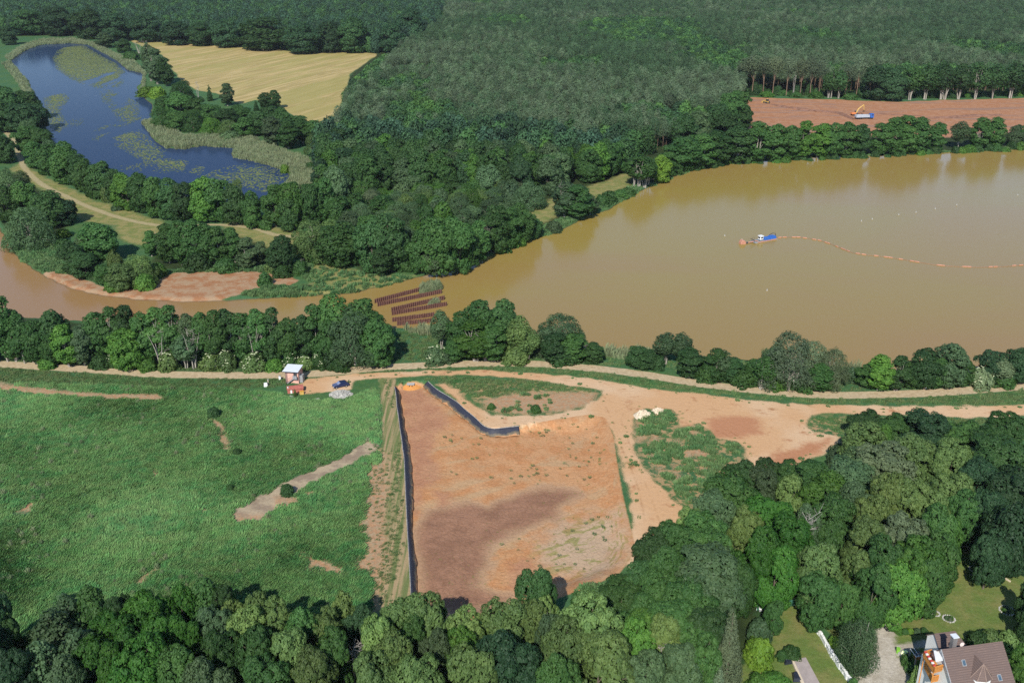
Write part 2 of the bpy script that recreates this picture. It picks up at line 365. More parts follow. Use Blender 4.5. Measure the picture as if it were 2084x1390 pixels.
WASTE = [PL([(1285, 828), (1390, 828), (1480, 880), (1530, 950), (1470, 990), (1400, 1060), (1330, 1000), (1280, 900)]), PL([(930, 775), (1060, 772), (1225, 792), (1215, 815), (1150, 850), (1030, 850), (960, 820), (890, 780)]), PL([(1630, 845), (1800, 848), (1830, 880), (1720, 910), (1640, 890)]), PL([(735, 880), (800, 880), (800, 1240), (725, 1240)])]
REDP = [PL([(1440, 852), (1500, 846), (1545, 848), (1548, 884), (1500, 892), (1450, 888)]), PL([(990, 822), (1040, 815), (1062, 828), (1040, 838), (1000, 836)]), PL([(1560, 930), (1640, 905), (1690, 892), (1690, 905), (1600, 955), (1560, 960)])]
LINER_A = [(805, 788, 814.4, 800), (808, 811, 817.4, 826), (812, 844, 821.4, 850), (816, 873, 826.1, 880), (820, 900, 832.2, 905), (824, 929, 837.7, 945), (826.5, 970, 840.5, 985), (828.5, 1011, 841.8, 1025), (830.5, 1050, 840.2, 1062), (832, 1080, 839.9, 1092), (835, 1126, 847.2, 1140), (837.5, 1175, 849.4, 1185), (840, 1228, 852.2, 1238)]
LINER_B = [(869, 777, 861, 787), (887, 793, 876, 803), (908, 806, 896, 817), (929, 820, 917, 832), (943, 833, 931, 845), (964, 850, 953, 861), (983, 868, 975, 881), (1003, 874, 999, 889), (1027, 872, 1025, 890), (1056, 869, 1058, 887)]

def field(X, Y):
    """all region distances at world points"""
    wob = (fbm(X * 0.11, Y * 0.11, 3) - 0.5) * 3.2
    wob2 = (fbm(X * 0.35 + 40, Y * 0.35, 3) - 0.5) * 1.6
    f = {}
    f['lake'] = sd_poly(X, Y, LAKE) + wob2
    f['pond'] = sd_poly(X, Y, POND) + wob
    f['rim'] = sd_poly(X, Y, BAS_RIM)
    la = PL([(a, b) for a, b, c, d in LINER_A]); lb = PL([(a, b) for a, b, c, d in LINER_B])
    f['liner'] = np.maximum(sd_line(X, Y, la, 0), sd_line(X, Y, lb, 0))
    f['lfoot'] = np.maximum(sd_poly(X, Y, np.concatenate([la + 0.0, PL([(c, d) for a, b, c, d in LINER_A], BD)[::-1]])), sd_poly(X, Y, np.concatenate([lb, PL([(c, d) for a, b, c, d in LINER_B], BD)[::-1]]))) - 0.15
    f['wheat'] = sd_poly(X, Y, WHEAT) + wob
    f['pit'] = sd_poly(X, Y, SANDPIT) + wob
    f['bar'] = sd_polys(X, Y, SANDBAR) + wob2
    f['rut'] = -np.abs(-np.maximum.reduce([sd_line(X, Y, r_, 0.0, 8.0) for r_ in RUTS]) - 0.95)
    f['flat'] = sd_poly(X, Y, FLAT)
    f['redp'] = sd_polys(X, Y, REDP) + wob2 * 1.5
    f['gravel'] = sd_line(X, Y, GRAVEL, 2.1) + wob2 * 0.3
    f['dirt'] = sd_polys(X, Y, DIRT) + wob2 * 1.5
    f['waste'] = sd_polys(X, Y, WASTE)
    f['scrape'] = sd_polys(X, Y, SCRAPE) + wob2 * 1.2
    f['mud'] = sd_poly(X, Y, MUD_DARK) + wob2
    f['mudm'] = sd_polys(X, Y, MUD_MID) + wob2
    f['dike'] = sd_poly(X, Y, DIKE) + wob2 * 0.6
    tl_ = sd_line(X, Y, TRACK_M, 1.25) + wob2 * 0.25
    f['track'] = tl_
    f['trail'] = np.maximum(sd_poly(X, Y, TRAIL) + wob2 * 0.15, tl_)
    f['dry'] = sd_polys(X, Y, MEAD_M) + wob
    f['lawn'] = sd_polys(X, Y, LAWN) + wob2 * 0.3
    f['drive'] = np.maximum(sd_poly(X, Y, DRIVE) + wob2 * 0.3, sd_poly(X, Y, FOOT))
    f['wood'] = sd_polys(X, Y, WOODS) + wob
    f['meadow'] = sd_poly(X, Y, MEADOW)
    return f
def height(X, Y, f=None):
    f = f or field(X, Y)
    z = (fbm(X * 0.05, Y * 0.05, 3) - 0.5) * 0.5
    flat = np.clip(np.maximum.reduce([f['rim'], f['dirt'], f['gravel'], f['dike']]) / 3 + 1, 0, 1)
    z = z * (1 - flat)
    wat = np.maximum(f['lake'], f['pond'])
    z = np.where(wat > -4, z * np.clip(-wat / 4, 0, 1) + WL * np.clip(1 + wat / 2.0, 0, 1.0) - np.clip(wat, 0, 6) * 0.35, z)
    ramp = np.where(f['liner'] > -5, 0.25, 6.0)
    ramp = np.where((f['liner'] > -9) & (f['liner'] <= -5), 3.0, ramp)
    dep = np.clip(f['rim'] / ramp, 0, 1)
    dep = dep * dep * (3 - 2 * dep)
    z = np.where(f['rim'] > 0, BD * dep + (fbm(X * 0.2, Y * 0.2, 3) - 0.5) * 0.25 * dep, z)
    z = np.where(f['lfoot'] > -0.1, np.minimum(z, BD - 0.25), z)
    pit = f['pit']
    z = np.where(pit > 0, z * 0.3 - 0.5 * np.clip(pit / 4, 0, 1), z)
    return z
def zat(x, y):
    return height(np.atleast_1d(np.asarray(x, float)), np.atleast_1d(np.asarray(y, float)))

# ---- one sheet of land, finer near the viewpoint, cut into its regions
th = np.radians(np.linspace(-50, 50, 1100))
r1 = np.exp(np.linspace(math.log(72), math.log(720), 590)); r2 = np.exp(np.linspace(math.log(720), math.log(14000), 200))[1:]
R = np.concatenate([r1, r2])
RR, TT = np.meshgrid(R, th, indexing='ij')
GX = (RR * np.sin(TT)).ravel(); GY = (RR * np.cos(TT)).ravel()
GF = field(GX, GY); GZ = height(GX, GY, GF)
nr, nth = len(R), len(th)
idx = np.arange(nr * nth).reshape(nr, nth)
Q = np.stack([idx[:-1, :-1], idx[:-1, 1:], idx[1:, 1:], idx[1:, :-1]], -1).reshape(-1, 4)[:, ::-1]
def fc(k): return GF[k][Q].mean(1)
cls = np.zeros(len(Q), int)
NAMES = ['ground', 'meadow', 'woodland_floor', 'wheat_field', 'sand_pit', 'sand_bar', 'dry_grassland', 'dike_top', 'dirt_trail', 'lawn', 'driveway', 'dirt_road', 'gravel_road', 'settling_basin', 'lake_bed', 'pond_bed']
for nm, k in (('meadow', 'meadow'), ('woodland_floor', 'wood'), ('wheat_field', 'wheat'), ('sand_pit', 'pit'), ('sand_bar', 'bar'), ('dry_grassland', 'dry'), ('dike_top', 'dike'), ('dirt_trail', 'trail'), ('lawn', 'lawn'), ('driveway', 'drive'), ('dirt_road', 'dirt'), ('gravel_road', 'gravel'), ('settling_basin', 'rim'), ('lake_bed', 'lake'), ('pond_bed', 'pond')):
    cls[fc(k) > 0] = NAMES.index(nm)

def terrain_material():
    b = NT('terrain'); p = b.pos()
    n1 = b.noise(p, 0.9, 6, 0.65); n2 = b.noise(p, 0.045, 4); n3 = b.noise(p, 4.0, 5, 0.7); n4 = b.noise(p, 0.25, 5, 0.6)
    A = lambda k: b.attr('d_' + k).outputs['Fac']
    # grass: lush with yellower and bluer drifts
    g = b.mix(b.mr(n4, 0.35, 0.65), (0.050, 0.125, 0.042), (0.082, 0.150, 0.048))
    g = b.mix(b.mr(n2, 0.4, 0.65), g, (0.052, 0.130, 0.055))
    g = b.mix(b.mr(n1, 0.35, 0.7), b.mix(0.4, g, (0.03, 0.07, 0.024)), g)
    wst = b.math('MULTIPLY', b.mr(b.noise(p, 0.42, 5, 0.68), 0.47, 0.57), b.mr(b.attr('d_waste').outputs['Fac'], -2.0, 3.0))
    g = b.mix(b.math('MULTIPLY', wst, 0.85), g, b.mix(b.mr(n1, 0.35, 0.65), (0.44, 0.26, 0.14), (0.30, 0.23, 0.11)))
    def layer(c, k, col, amp, soft, nn=n1):
        e = b.math('MULTIPLY_ADD', b.math('SUBTRACT', nn, 0.5), amp, A(k))
        return b.mix(b.mr(e, -soft, soft), c, col)
    fine = b.mr(n3, 0.3, 0.7)
    br = lambda c, k: tuple(x * k for x in c)
    clod = b.mr(b.noise(p, 1.7, 3, 0.7), 0.36, 0.66); c0 = 0.86
    def two(c1, c2, nn=None, lo=0.38, hi=0.62): return b.mix(b.mr(nn or n4, lo, hi), c1, c2)
    tx = lambda col, k=0.8: b.mix(b.math('MULTIPLY_ADD', clod, 0.5, b.math('MULTIPLY', fine, 0.5)), b.mix(1.0, col, (k * 0.80, k * 0.78, k * 0.76), 'MULTIPLY'), col)
    orange = tx(two((0.46, 0.245, 0.115), (0.50, 0.30, 0.165)))
    c = layer(g, 'wood', two((0.022, 0.036, 0.014), (0.035, 0.055, 0.018)), 5.0, 1.5)
    # wheat: drilled rows, ripe with greener bands
    a0, a1 = P(420, 192), P(640, 140); WANG = -math.atan2(a1[1] - a0[1], a1[0] - a0[0])
    wv = b.aniso(p, WANG, (0.02, 0.22, 1))
    wn = b.noise(wv, 1.0, 6, 0.6, 0.4)
    wv2 = b.aniso(p, WANG, (0.004, 0.05, 1))
    wh = b.mix(b.mr(wn, 0.32, 0.68), (0.285, 0.225, 0.085), (0.47, 0.36, 0.165))
    wh = b.mix(b.mr(b.noise(wv2, 1.0, 3), 0.42, 0.62, 0, 0.75), wh, (0.29, 0.26, 0.085))
    c = layer(c, 'wheat', wh, 3.0, 1.0)
    red = tx(two((0.39, 0.185, 0.096), (0.44, 0.235, 0.135)), 0.88)
    pv = b.mapping(p, (0.02, 0.14, 1))
    red2 = b.mix(b.mr(b.noise(pv, 1.0, 5), 0.50, 0.62), red, (0.27, 0.165, 0.12))
    c = layer(c, 'pit', red2, 3.0, 0.8)
    bar = b.mix(b.mr(n4, 0.40, 0.62), b.mix(1.0, red, (0.92, 0.96, 0.92), 'MULTIPLY'), b.mix(fine, (0.29, 0.19, 0.115), (0.40, 0.28, 0.17)))
    c = layer(c, 'bar', bar, 2.5, 0.5, n3)
    dry = two((0.19, 0.225, 0.070), (0.31, 0.275, 0.11))
    c = layer(c, 'dry', tx(dry, 0.75), 5.0, 2.0)
    trk = tx(two((0.29, 0.22, 0.155), (0.45, 0.36, 0.24), n4), 0.95)
    c = layer(c, 'trail', b.mix(b.mr(n3, 0.55, 0.75), trk, (0.14, 0.15, 0.05)), 1.8, 0.5)
    c = layer(c, 'track', b.mix(b.mr(n3, 0.50, 0.72), two((0.38, 0.31, 0.18), (0.31, 0.265, 0.135), n1), (0.19, 0.21, 0.075)), 1.6, 0.6)
    # crest of the dike: dry grass and wheel tracks running along it
    kv = b.mapping(p, (1.1, 0.035, 1))
    kn = b.noise(kv, 1.0, 5, 0.6)
    dk = b.mix(b.mr(kn, 0.40, 0.60), (0.135, 0.165, 0.060), (0.36, 0.26, 0.145))
    dk = b.mix(b.mr(n3, 0.50, 0.72), dk, (0.11, 0.13, 0.04))
    c = layer(c, 'dike', dk, 1.6, 0.6)
    c = layer(c, 'scrape', tx(two((0.46, 0.26, 0.14), (0.42, 0.31, 0.19), n1)), 9.0, 1.4, n3)
    lw = two((0.125, 0.185, 0.046), (0.22, 0.215, 0.078), n4, 0.35, 0.75)
    c = layer(c, 'lawn', tx(lw, 0.88), 1.0, 0.4)
    c = layer(c, 'drive', tx(two((0.40, 0.36, 0.29), (0.52, 0.48, 0.41), n4), 0.88), 2.0, 0.5)
    dr = b.mix(b.mr(b.noise(p, 0.035, 3), 0.45, 0.6), (0.56, 0.345, 0.185), (0.60, 0.415, 0.255))
    dr = b.mix(b.mr(n4, 0.56, 0.72), dr, (0.42, 0.215, 0.11))
    dr = layer(dr, 'redp', (0.44, 0.215, 0.115), 4.0, 1.5)
    rut = b.math('MULTIPLY', b.mr(b.math('MULTIPLY_ADD', b.math('SUBTRACT', n1, 0.5), 0.5, A('rut')), -0.40, -0.08), b.mr(n4, 0.42, 0.62, 0.0, 0.6))
    dr = b.mix(rut, dr, b.mix(1.0, dr, (0.72, 0.66, 0.60), 'MULTIPLY'))
    c = layer(c, 'dirt', tx(dr, 1.06), 3.4, 0.5, n3)
    c = layer(c, 'gravel', tx(two((0.43, 0.33, 0.20), (0.53, 0.425, 0.275), n1), 0.98), 0.9, 0.3, n3)
    # settling basin: dry orange crust, purple-brown wet mud, salt-pale rims, sparse weeds
    bsn = tx(two((0.48, 0.235, 0.105), (0.52, 0.290, 0.145)), 1.02)
    sw = b.aniso(p, -0.5, (0.05, 0.13, 1))
    bsn = b.mix(b.mr(b.noise(sw, 1.0, 5, 0.6, 1.0), 0.52, 0.66, 0, 0.6), bsn, (0.42, 0.30, 0.17))
    # pale dried crust round the wet mud, weedy whitish flat in the lower right corner
    cr = b.mix(fine, (0.47, 0.32, 0.185), (0.40, 0.27, 0.17))
    bsn = b.mix(b.mr(b.math('ABSOLUTE', b.math('MULTIPLY_ADD', b.math('SUBTRACT', n4, 0.5), 4.0, A('mud'))), 0.6, 2.6, 0.75, 0.0), bsn, cr)
    bsn = layer(bsn, 'flat', b.mix(b.mr(b.noise(sw, 2.6, 4, 0.6, 1.5), 0.50, 0.60), (0.43, 0.31, 0.205), (0.26, 0.235, 0.095)), 12.0, 5.0, n4)
    bsn = layer(bsn, 'mudm', two((0.37, 0.185, 0.105), (0.42, 0.225, 0.125)), 4.0, 1.6)
    bsn = layer(bsn, 'mud', b.mix(0.78, cr, tx(two((0.215, 0.094, 0.060), (0.32, 0.155, 0.098), None, 0.34, 0.66))), 5.0, 2.4, n4)
    weed = b.math('MULTIPLY', b.mr(b.noise(p, 1.6, 3, 0.5), 0.66, 0.70), b.mr(n2, 0.42, 0.6))
    bsn = b.mix(b.math('MULTIPLY', weed, 0.8), bsn, (0.15, 0.16, 0.04))
    bsn = b.mix(b.mr(b.vor(p, 0.95, 'DISTANCE_TO_EDGE'), 0.0, 0.13, 0.30, 0.0), bsn, b.mix(1.0, bsn, (0.55, 0.50, 0.46), 'MULTIPLY'))
    c = layer(c, 'rim', bsn, 0.6, 0.25)
    wet = b.math('MAXIMUM', A('lake'), A('pond'))
    c = b.mix(b.mr(wet, -0.9, 0.2), c, (0.085, 0.06, 0.03))
    b.set(c, 0.95, 0.08)
    h = b.math('ADD', b.math('MULTIPLY', n3, 0.12), b.math('MULTIPLY', n1, 0.3))
    ck = b.mr(b.vor(p, 0.75, 'DISTANCE_TO_EDGE'), 0.0, 0.16)
    h = b.math('ADD', h, b.math('MULTIPLY', b.math('MULTIPLY', ck, 0.07), b.mr(A('rim'), 0, 3)))
    b.bump(h, 0.55, 0.7)
    return b.m
TERRAIN = terrain_material()
KEYS = ['waste', 'track', 'flat', 'rut', 'redp', 'wood', 'wheat', 'pit', 'bar', 'dry', 'trail', 'dike', 'scrape', 'lawn', 'drive', 'dirt', 'gravel', 'mud', 'mudm', 'rim', 'lake', 'pond']
GV = np.stack([GX, GY, GZ], 1)
STRUCT = {}
for i, nm in enumerate(NAMES):
    q = Q[cls == i]
    if not len(q): continue
    u, inv = np.unique(q.ravel(), return_inverse=True)
    me = np_mesh(nm, GV[u], inv.reshape(-1, 4), [TERRAIN], smooth=True)
    for k in KEYS: fattr(me, 'd_' + k, GF[k][u])
    STRUCT[nm] = tag(link(nm, me), kind='structure')

# ---- water
def water_material(name, col, rough, ripple, scale, spec=0.5, patch=None, ior=1.33, plume=None):
    b = NT(name); p = b.pos()
    c = col if patch is None else b.mix(b.mr(b.noise(b.mapping(p, (0.006, 0.012, 1)), 1.0, 4, 0.5, 0.8), 0.4, 0.62), col, patch)
    if plume:                                                     # iron-brown silt carried in by the river and along the near bank
        s = b.n('ShaderNodeSeparateXYZ'); b.l(p, s.inputs[0]); n = b.math('MULTIPLY', b.math('SUBTRACT', b.noise(b.mapping(p, (0.012, 0.03, 1)), 1.0, 5, 0.6, 1.2), 0.5), 90.0)
        f = b.math('MAXIMUM', b.mr(b.math('ADD', s.outputs[0], n), -30, -130), b.math('MULTIPLY', b.mr(b.math('ADD', s.outputs[1], n), 360, 250), 0.45))
        c = b.mix(f, c, plume)
    b.set(c, rough, spec, ior=ior)
    h = b.noise(b.mapping(p, (1, 0.6, 1)), scale, 3)
    b.bump(h, ripple, 0.3)
    return b.m
def water_sheet(name, poly, m, grow):
    c = poly.mean(0); q = c + (poly - c)
    mb = MB(); me = bpy.data.meshes.new(name); bm = bmesh.new()
    vs = [bm.verts.new((x, y, WL)) for x, y in grow]
    f = bm.faces.new(vs)
    if f.normal.z < 0: f.normal_flip()
    bmesh.ops.triangulate(bm, faces=[f]); bm.normal_update()
    for g in bm.faces:
        if g.normal.z < 0: g.normal_flip()
    bm.to_mesh(me); bm.free(); me.materials.append(m)
    return tag(link(name, me), kind='structure')
def outset(poly, d):
    n = len(poly); a = np.roll(poly, 1, 0); c = np.roll(poly, -1, 0)
    t = c - a; t /= np.linalg.norm(t, axis=1)[:, None] + 1e-9
    nrm = np.stack([t[:, 1], -t[:, 0]], 1)
    area = 0.5 * np.sum(poly[:, 0] * np.roll(poly[:, 1], -1) - np.roll(poly[:, 0], -1) * poly[:, 1])
    return poly + nrm * d * (1 if area > 0 else -1)
LAKEW = water_material('muddy_water', (0.265, 0.196, 0.048), 0.16, 0.09, 0.8, 0.22, (0.27, 0.186, 0.056), plume=(0.270, 0.158, 0.066))
PONDW = water_material('pond_water', (0.022, 0.042, 0.088), 0.10, 0.05, 0.9, 0.06, ior=1.12)  # blue of the reflected sky put into the base colour, mirror reflection kept weak
water_sheet('lake', LAKE, LAKEW, outset(LAKE, 1.2))
water_sheet('pond', POND, PONDW, outset(POND, 1.6))
# ------------------------------------------------------------------ plants: crown and trunk builders
def leaf_cards(C, N, size, rng, asp=0.7):
    n = len(C)
    N = N / (np.linalg.norm(N, axis=1)[:, None] + 1e-9)
    a = np.cross(N, rng.normal(size=(n, 3))); a /= np.linalg.norm(a, axis=1)[:, None] + 1e-9
    b = np.cross(N, a)
    s = (size * rng.uniform(0.6, 1.4, n))[:, None]
    V = np.stack([C - a * s, C - b * s * asp + N * s * 0.15, C + a * s, C + b * s * asp + N * s * 0.15], 1)
    return V.reshape(-1, 3), np.arange(4 * n).reshape(n, 4)
def unit(rng, n):
    d = rng.normal(size=(n, 3)); return d / np.linalg.norm(d, axis=1)[:, None]

PROF = {
    'round': lambda t: np.sqrt(np.clip(1 - (2 * t - 0.92) ** 2 / 1.18, 0.02, 1)),
    'oval': lambda t: np.clip(np.sin(np.pi * np.clip(t * 0.93 + 0.09, 0, 1)) ** 0.7, 0.08, 1),
    'cone': lambda t: np.clip(1.05 - t, 0.05, 1) * np.clip(t * 6 + 0.55, 0, 1),
    'dome': lambda t: np.sqrt(np.clip(1 - t ** 2.2, 0.03, 1)),
    'top': lambda t: np.clip(np.sqrt(np.clip(t * 1.6 + 0.12, 0, 1)) * np.sqrt(np.clip(1.08 - t ** 3, 0.05, 1)), 0.1, 1),
}
def crown_mesh(name, seed, H, zb, W, prof, lobe, leaf, nleaf, squash=0.8, droop=0.0, matl=None, gap=0.0, lean=0.0, asp=0.7, inner=0.35, lobmax=400, subs=0, subr=0.24):
    rng = np.random.RandomState(seed); f = PROF[prof]
    L = []; R_ = []
    SUB = []
    for _ in range(900):                                          # main limbs carry masses of their own, with creases between
        if len(SUB) >= subs: break
        t = rng.uniform(0.02, 0.9) if len(SUB) > 4 else rng.uniform(0.0, 0.35); an = rng.rand() * 6.283; rs = W * subr * rng.uniform(0.72, 1.25); re = max(0.0, f(t) * W / 2 - rs * 0.85) * rng.uniform(0.75, 1.12)
        q = np.array([math.cos(an) * re, math.sin(an) * re, min(H - rs * 0.8, max(zb + rs * 0.5, zb + (H - zb) * t))])
        if all(np.linalg.norm(q - c_) > 0.50 * (rs + r_) for c_, r_ in SUB): SUB.append((q, rs))
    for _ in range(9000 if SUB else 0):
        if len(L) >= lobmax: break
        c_, rs = SUB[rng.randint(len(SUB))]; d = unit(rng, 1)[0]
        if d[2] < -0.55: continue
        q = c_ + d * rs * np.array([1, 1, 0.85]) * rng.uniform(0.82, 1.04)
        if any(np.linalg.norm((q - c2) / np.array([1, 1, 0.85])) < 0.80 * r2 for c2, r2 in SUB if c2 is not c_) or q[2] < zb * 0.8: continue
        lr = lobe * (0.5 + 0.8 * rng.rand() ** 1.3)
        if L and np.min(np.linalg.norm(np.array(L) - q, axis=1) - 0.50 * (np.array(R_) + lr)) < 0: continue
        L.append(q); R_.append(lr)
    for _ in range(0 if SUB else 6000):
        if len(L) >= lobmax: break
        t = rng.rand(); r = f(t); 
        if rng.rand() > r + 0.12: continue
        an = rng.rand() * 2 * math.pi
        wob = 1 + 0.20 * math.sin(2 * an + seed) * math.sin(3 * t + seed * 1.7) + 0.13 * math.sin(3 * an + 5 * t + seed) + 0.12 * math.sin(5 * an - 7 * t + 2.3 * seed)
        k = (rng.uniform(0.80, 0.98) if rng.rand() > inner * 0.5 else rng.uniform(0.2, 0.75)) * wob
        lr = lobe * (0.5 + 0.95 * rng.rand() ** 1.3)
        q = np.array([math.cos(an) * r * k * (W / 2 - lobe * 0.6), math.sin(an) * r * k * (W / 2 - lobe * 0.6), zb + (H - zb - lobe * 0.6) * t])
        q[0] += lean * t * t
        if gap and vnoise(np.array([an * 1.3 + seed]), np.array([t * 3.1]))[0] < gap: continue
        if L and np.min(np.linalg.norm(np.array(L) - q, axis=1) - 0.52 * (np.array(R_) + lr)) < 0: continue
        L.append(q); R_.append(lr)
    L = np.array(L); R_ = np.array(R_)
    wts = R_ ** 2 / np.sum(R_ ** 2)
    Cs, Ns, Ts = [], [], []
    ctr = np.array([0, 0, zb + (H - zb) * 0.45])
    ltint = rng.uniform(0.25, 0.75, len(L))
    for i, (c, r) in enumerate(zip(L, R_)):
        n = max(8, int(nleaf * wts[i]))
        d = unit(rng, n * 2); o = c - ctr; o = o / (np.linalg.norm(o) + 1e-6) + np.array([0, 0, 0.35])
        d = d[(d @ o) > -0.45 + 0.5 * rng.rand(len(d))][:n]
        rad = r * (0.72 + 0.38 * rng.rand(len(d)) ** 0.7)[:, None]
        p = c + d * rad * np.array([1, 1, squash])
        if droop: p[:, 2] -= droop * r * (1 - d[:, 2]) * rng.rand(len(d))
        Cs.append(p); Ns.append(d * 1.0 + o * 0.35 + rng.normal(size=d.shape) * 0.20)
        Ts.append(np.clip(ltint[i] + rng.normal(size=len(d)) * 0.11, 0, 1))
    C = np.concatenate(Cs); N = np.concatenate(Ns); T = np.concatenate(Ts)
    C[:, 2] = np.maximum(C[:, 2], 0.15)
    V, F = leaf_cards(C, N, leaf, rng, asp)
    me = np_mesh(name, V, F, [matl or LEAF]); fattr(me, 'tint', T, 'FACE')
    return me, L
def tube_np(acc, pts, rad, n=6):
    mb = acc; mb.tube(pts, rad, n, cap=False)
def trunk_mesh(name, seed, H, zb, L, r0, mat_, stems=1, limbs=7, spread=0.0, top=0.72, extra=0):
    rng = np.random.RandomState(seed + 99); mb = MB()
    for s in range(stems):
        a = rng.rand() * 6.28; ox, oy = (math.cos(a) * 0.25 * (stems > 1), math.sin(a) * 0.25 * (stems > 1))
        tx_, ty_ = math.cos(a) * spread * rng.uniform(0.4, 1), math.sin(a) * spread * rng.uniform(0.4, 1)
        ht = H * top * rng.uniform(0.85, 1.05)
        P_ = [(ox + tx_ * t ** 1.4 + rng.normal() * 0.06, oy + ty_ * t ** 1.4 + rng.normal() * 0.06, -0.3 + ht * t) for t in np.linspace(0, 1, 6)]
        rr = [r0 * (1.15 if t == 0 else 1) * (1 - 0.8 * t) for t in np.linspace(0, 1, 6)]
        mb.tube(P_, rr, 7, False)
        tg = L[rng.permutation(len(L))[:limbs]] if len(L) else []
        for q in tg:
            t = np.clip((q[2] - 0.22 * H) / ht * rng.uniform(0.6, 0.95), 0.22, 0.9)
            b = np.array([ox + tx_ * t ** 1.4, oy + ty_ * t ** 1.4, ht * t])
            m = (b + q) / 2 + np.array([0, 0, 0.05 * H])
            mb.tube([b, m, q], [r0 * (1 - 0.8 * t) * 0.6, r0 * 0.26, r0 * 0.1], 5, False)
    for k in range(extra):                                       # bare twigs
        a = rng.rand() * 6.28; z = H * rng.uniform(0.3, 0.95); l = H * 0.16 * rng.uniform(0.5, 1.3)
        b = np.array([0, 0, z]); e = b + np.array([math.cos(a) * l, math.sin(a) * l, l * rng.uniform(0.1, 0.9)])
        mb.tube([b, (b + e) / 2 + rng.normal(size=3) * 0.1, e], [r0 * 0.35, r0 * 0.2, 0.03], 4, False)
        for j in range(3):
            m = b + (e - b) * rng.uniform(0.3, 0.9); e2 = m + rng.normal(size=3) * l * 0.35 + np.array([0, 0, l * 0.2])
            mb.tube([m, e2], [r0 * 0.16, 0.02], 4, False)
    me = bpy.data.meshes.new(name); me.from_pydata([tuple(v) for A in mb.V for v in A], [], mb.F); me.materials.append(mat_)
    me.polygons.foreach_set('use_smooth', [True] * len(me.polygons)); me.update()
    return me

PROTO = {}
def proto(kind, n, H, zb, W, prof, lobe, leaf, nleaf, r0, bark, stems=1, limbs=8, spread=0.0, top=0.72, matl=None, **k):
    out = []
    for i in range(n):
        sd = 1000 + 37 * i + sum(map(ord, kind)) * 11
        c, L = crown_mesh(kind + '_crown', sd, H, zb, W, prof, lobe, leaf, nleaf, matl=matl, **k)
        t = trunk_mesh(kind + '_trunk', sd, H, zb, L, r0, bark, stems, limbs, spread, top)
        out.append((t, c, H, W))
    PROTO[kind] = out
proto('oak', 6, 14, 1.8, 12, 'round', 0.95, 0.24, 21000, 0.34, BARK, subs=17, subr=0.20)                # big near crowns
proto('broadleaf', 6, 14, 0.8, 10, 'round', 0.95, 0.32, 9000, 0.3, BARK, subs=17, subr=0.21)
proto('alder', 6, 17, 1.6, 8, 'oval', 0.85, 0.32, 8000, 0.2, PALEBARK, stems=3, spread=1.6, limbs=5, subs=20, subr=0.20)
proto('willow', 4, 12, 0.8, 13, 'dome', 0.95, 0.28, 11000, 0.3, PALEBARK, stems=2, spread=2.0, squash=0.8, droop=0.5, asp=0.4, subs=18, subr=0.19)
proto('birch', 3, 15, 4.5, 6.5, 'oval', 0.8, 0.26, 4300, 0.15, PALEBARK, stems=3, spread=1.8, gap=0.36, limbs=7, top=0.85)
proto('weeping_birch', 1, 12, 1.6, 9, 'oval', 0.9, 0.22, 11000, 0.2, PALEBARK, stems=2, spread=1.6, limbs=14, top=0.97, droop=1.3, asp=0.35)
proto('bush', 3, 3, 0.1, 4.2, 'dome', 0.6, 0.2, 2600, 0.07, BARK, stems=3, spread=0.8, limbs=3)
proto('spruce', 1, 16, 0.4, 6.5, 'cone', 0.62, 0.2, 9500, 0.22, BARK, limbs=2, squash=0.45, matl=NEEDLE, top=0.95, asp=0.35)
proto('conifer', 2, 6, 0.1, 2.4, 'cone', 0.42, 0.14, 5200, 0.1, BARK, limbs=2, top=0.9, asp=0.4)
proto('pine', 5, 19, 9.5, 6.2, 'round', 1.35, 0.40, 1000, 0.17, PINEBARK, limbs=6, squash=0.7, matl=NEEDLE, asp=0.4, top=0.88, gap=0.22, inner=0.6)
proto('tall_pine', 3, 22, 13.0, 6.5, 'round', 0.8, 0.30, 2100, 0.2, PINEBARK, limbs=8, squash=0.55, matl=NEEDLE, asp=0.35, top=0.9, gap=0.34)
PROTO['dead_tree'] = [(trunk_mesh('dead_tree_trunk', 5, 12, 4, np.zeros((0, 3)), 0.16, DEADWOOD, 3, 0, 1.8, 0.95, 26), None, 12, 6)]
PROTO['pale_stems'] = [(trunk_mesh('pale_stem_trunk', 11 + i, 13, 4, np.zeros((0, 3)), 0.16, PALEBARK, 4, 0, 2.2, 0.98, 9), None, 13, 4) for i in range(2)]
# flowering elder: the bush with cream blossom clusters
rngf = np.random.RandomState(3)
_c, _L = crown_mesh('elder_crown', 77, 3.2, 0.1, 4.4, 'dome', 0.65, 0.2, 2400)
_fv = []; _ff = []; _n = 0
for _q in _L[:17]:
    for _k in range(4):
        p0 = _q + np.array([*rngf.normal(size=2) * 0.35, 0.55 + rngf.rand() * 0.2])
        a = rngf.uniform(0.13, 0.26)
        ring = [(p0[0] + a * math.cos(t), p0[1] + a * math.sin(t), p0[2] + 0.05 * math.sin(3 * t)) for t in np.linspace(0, 2 * math.pi, 7)[:-1]]
        _fv += ring + [(p0[0], p0[1], p0[2] + 0.09)]
        _ff += [(_n + i, _n + (i + 1) % 6, _n + 6) for i in range(6)]; _n += 7
ELDERFLOWER = np_mesh('elder_blossom', np.array(_fv), np.array(_ff), [mat('blossom', (0.40, 0.44, 0.27), 0.8, 0.1)])
PROTO['elder'] = [(trunk_mesh('elder_trunk', 78, 3.2, 0.2, _L, 0.06, BARK, 3, 3, 0.8), _c, 3.2, 4.4)]

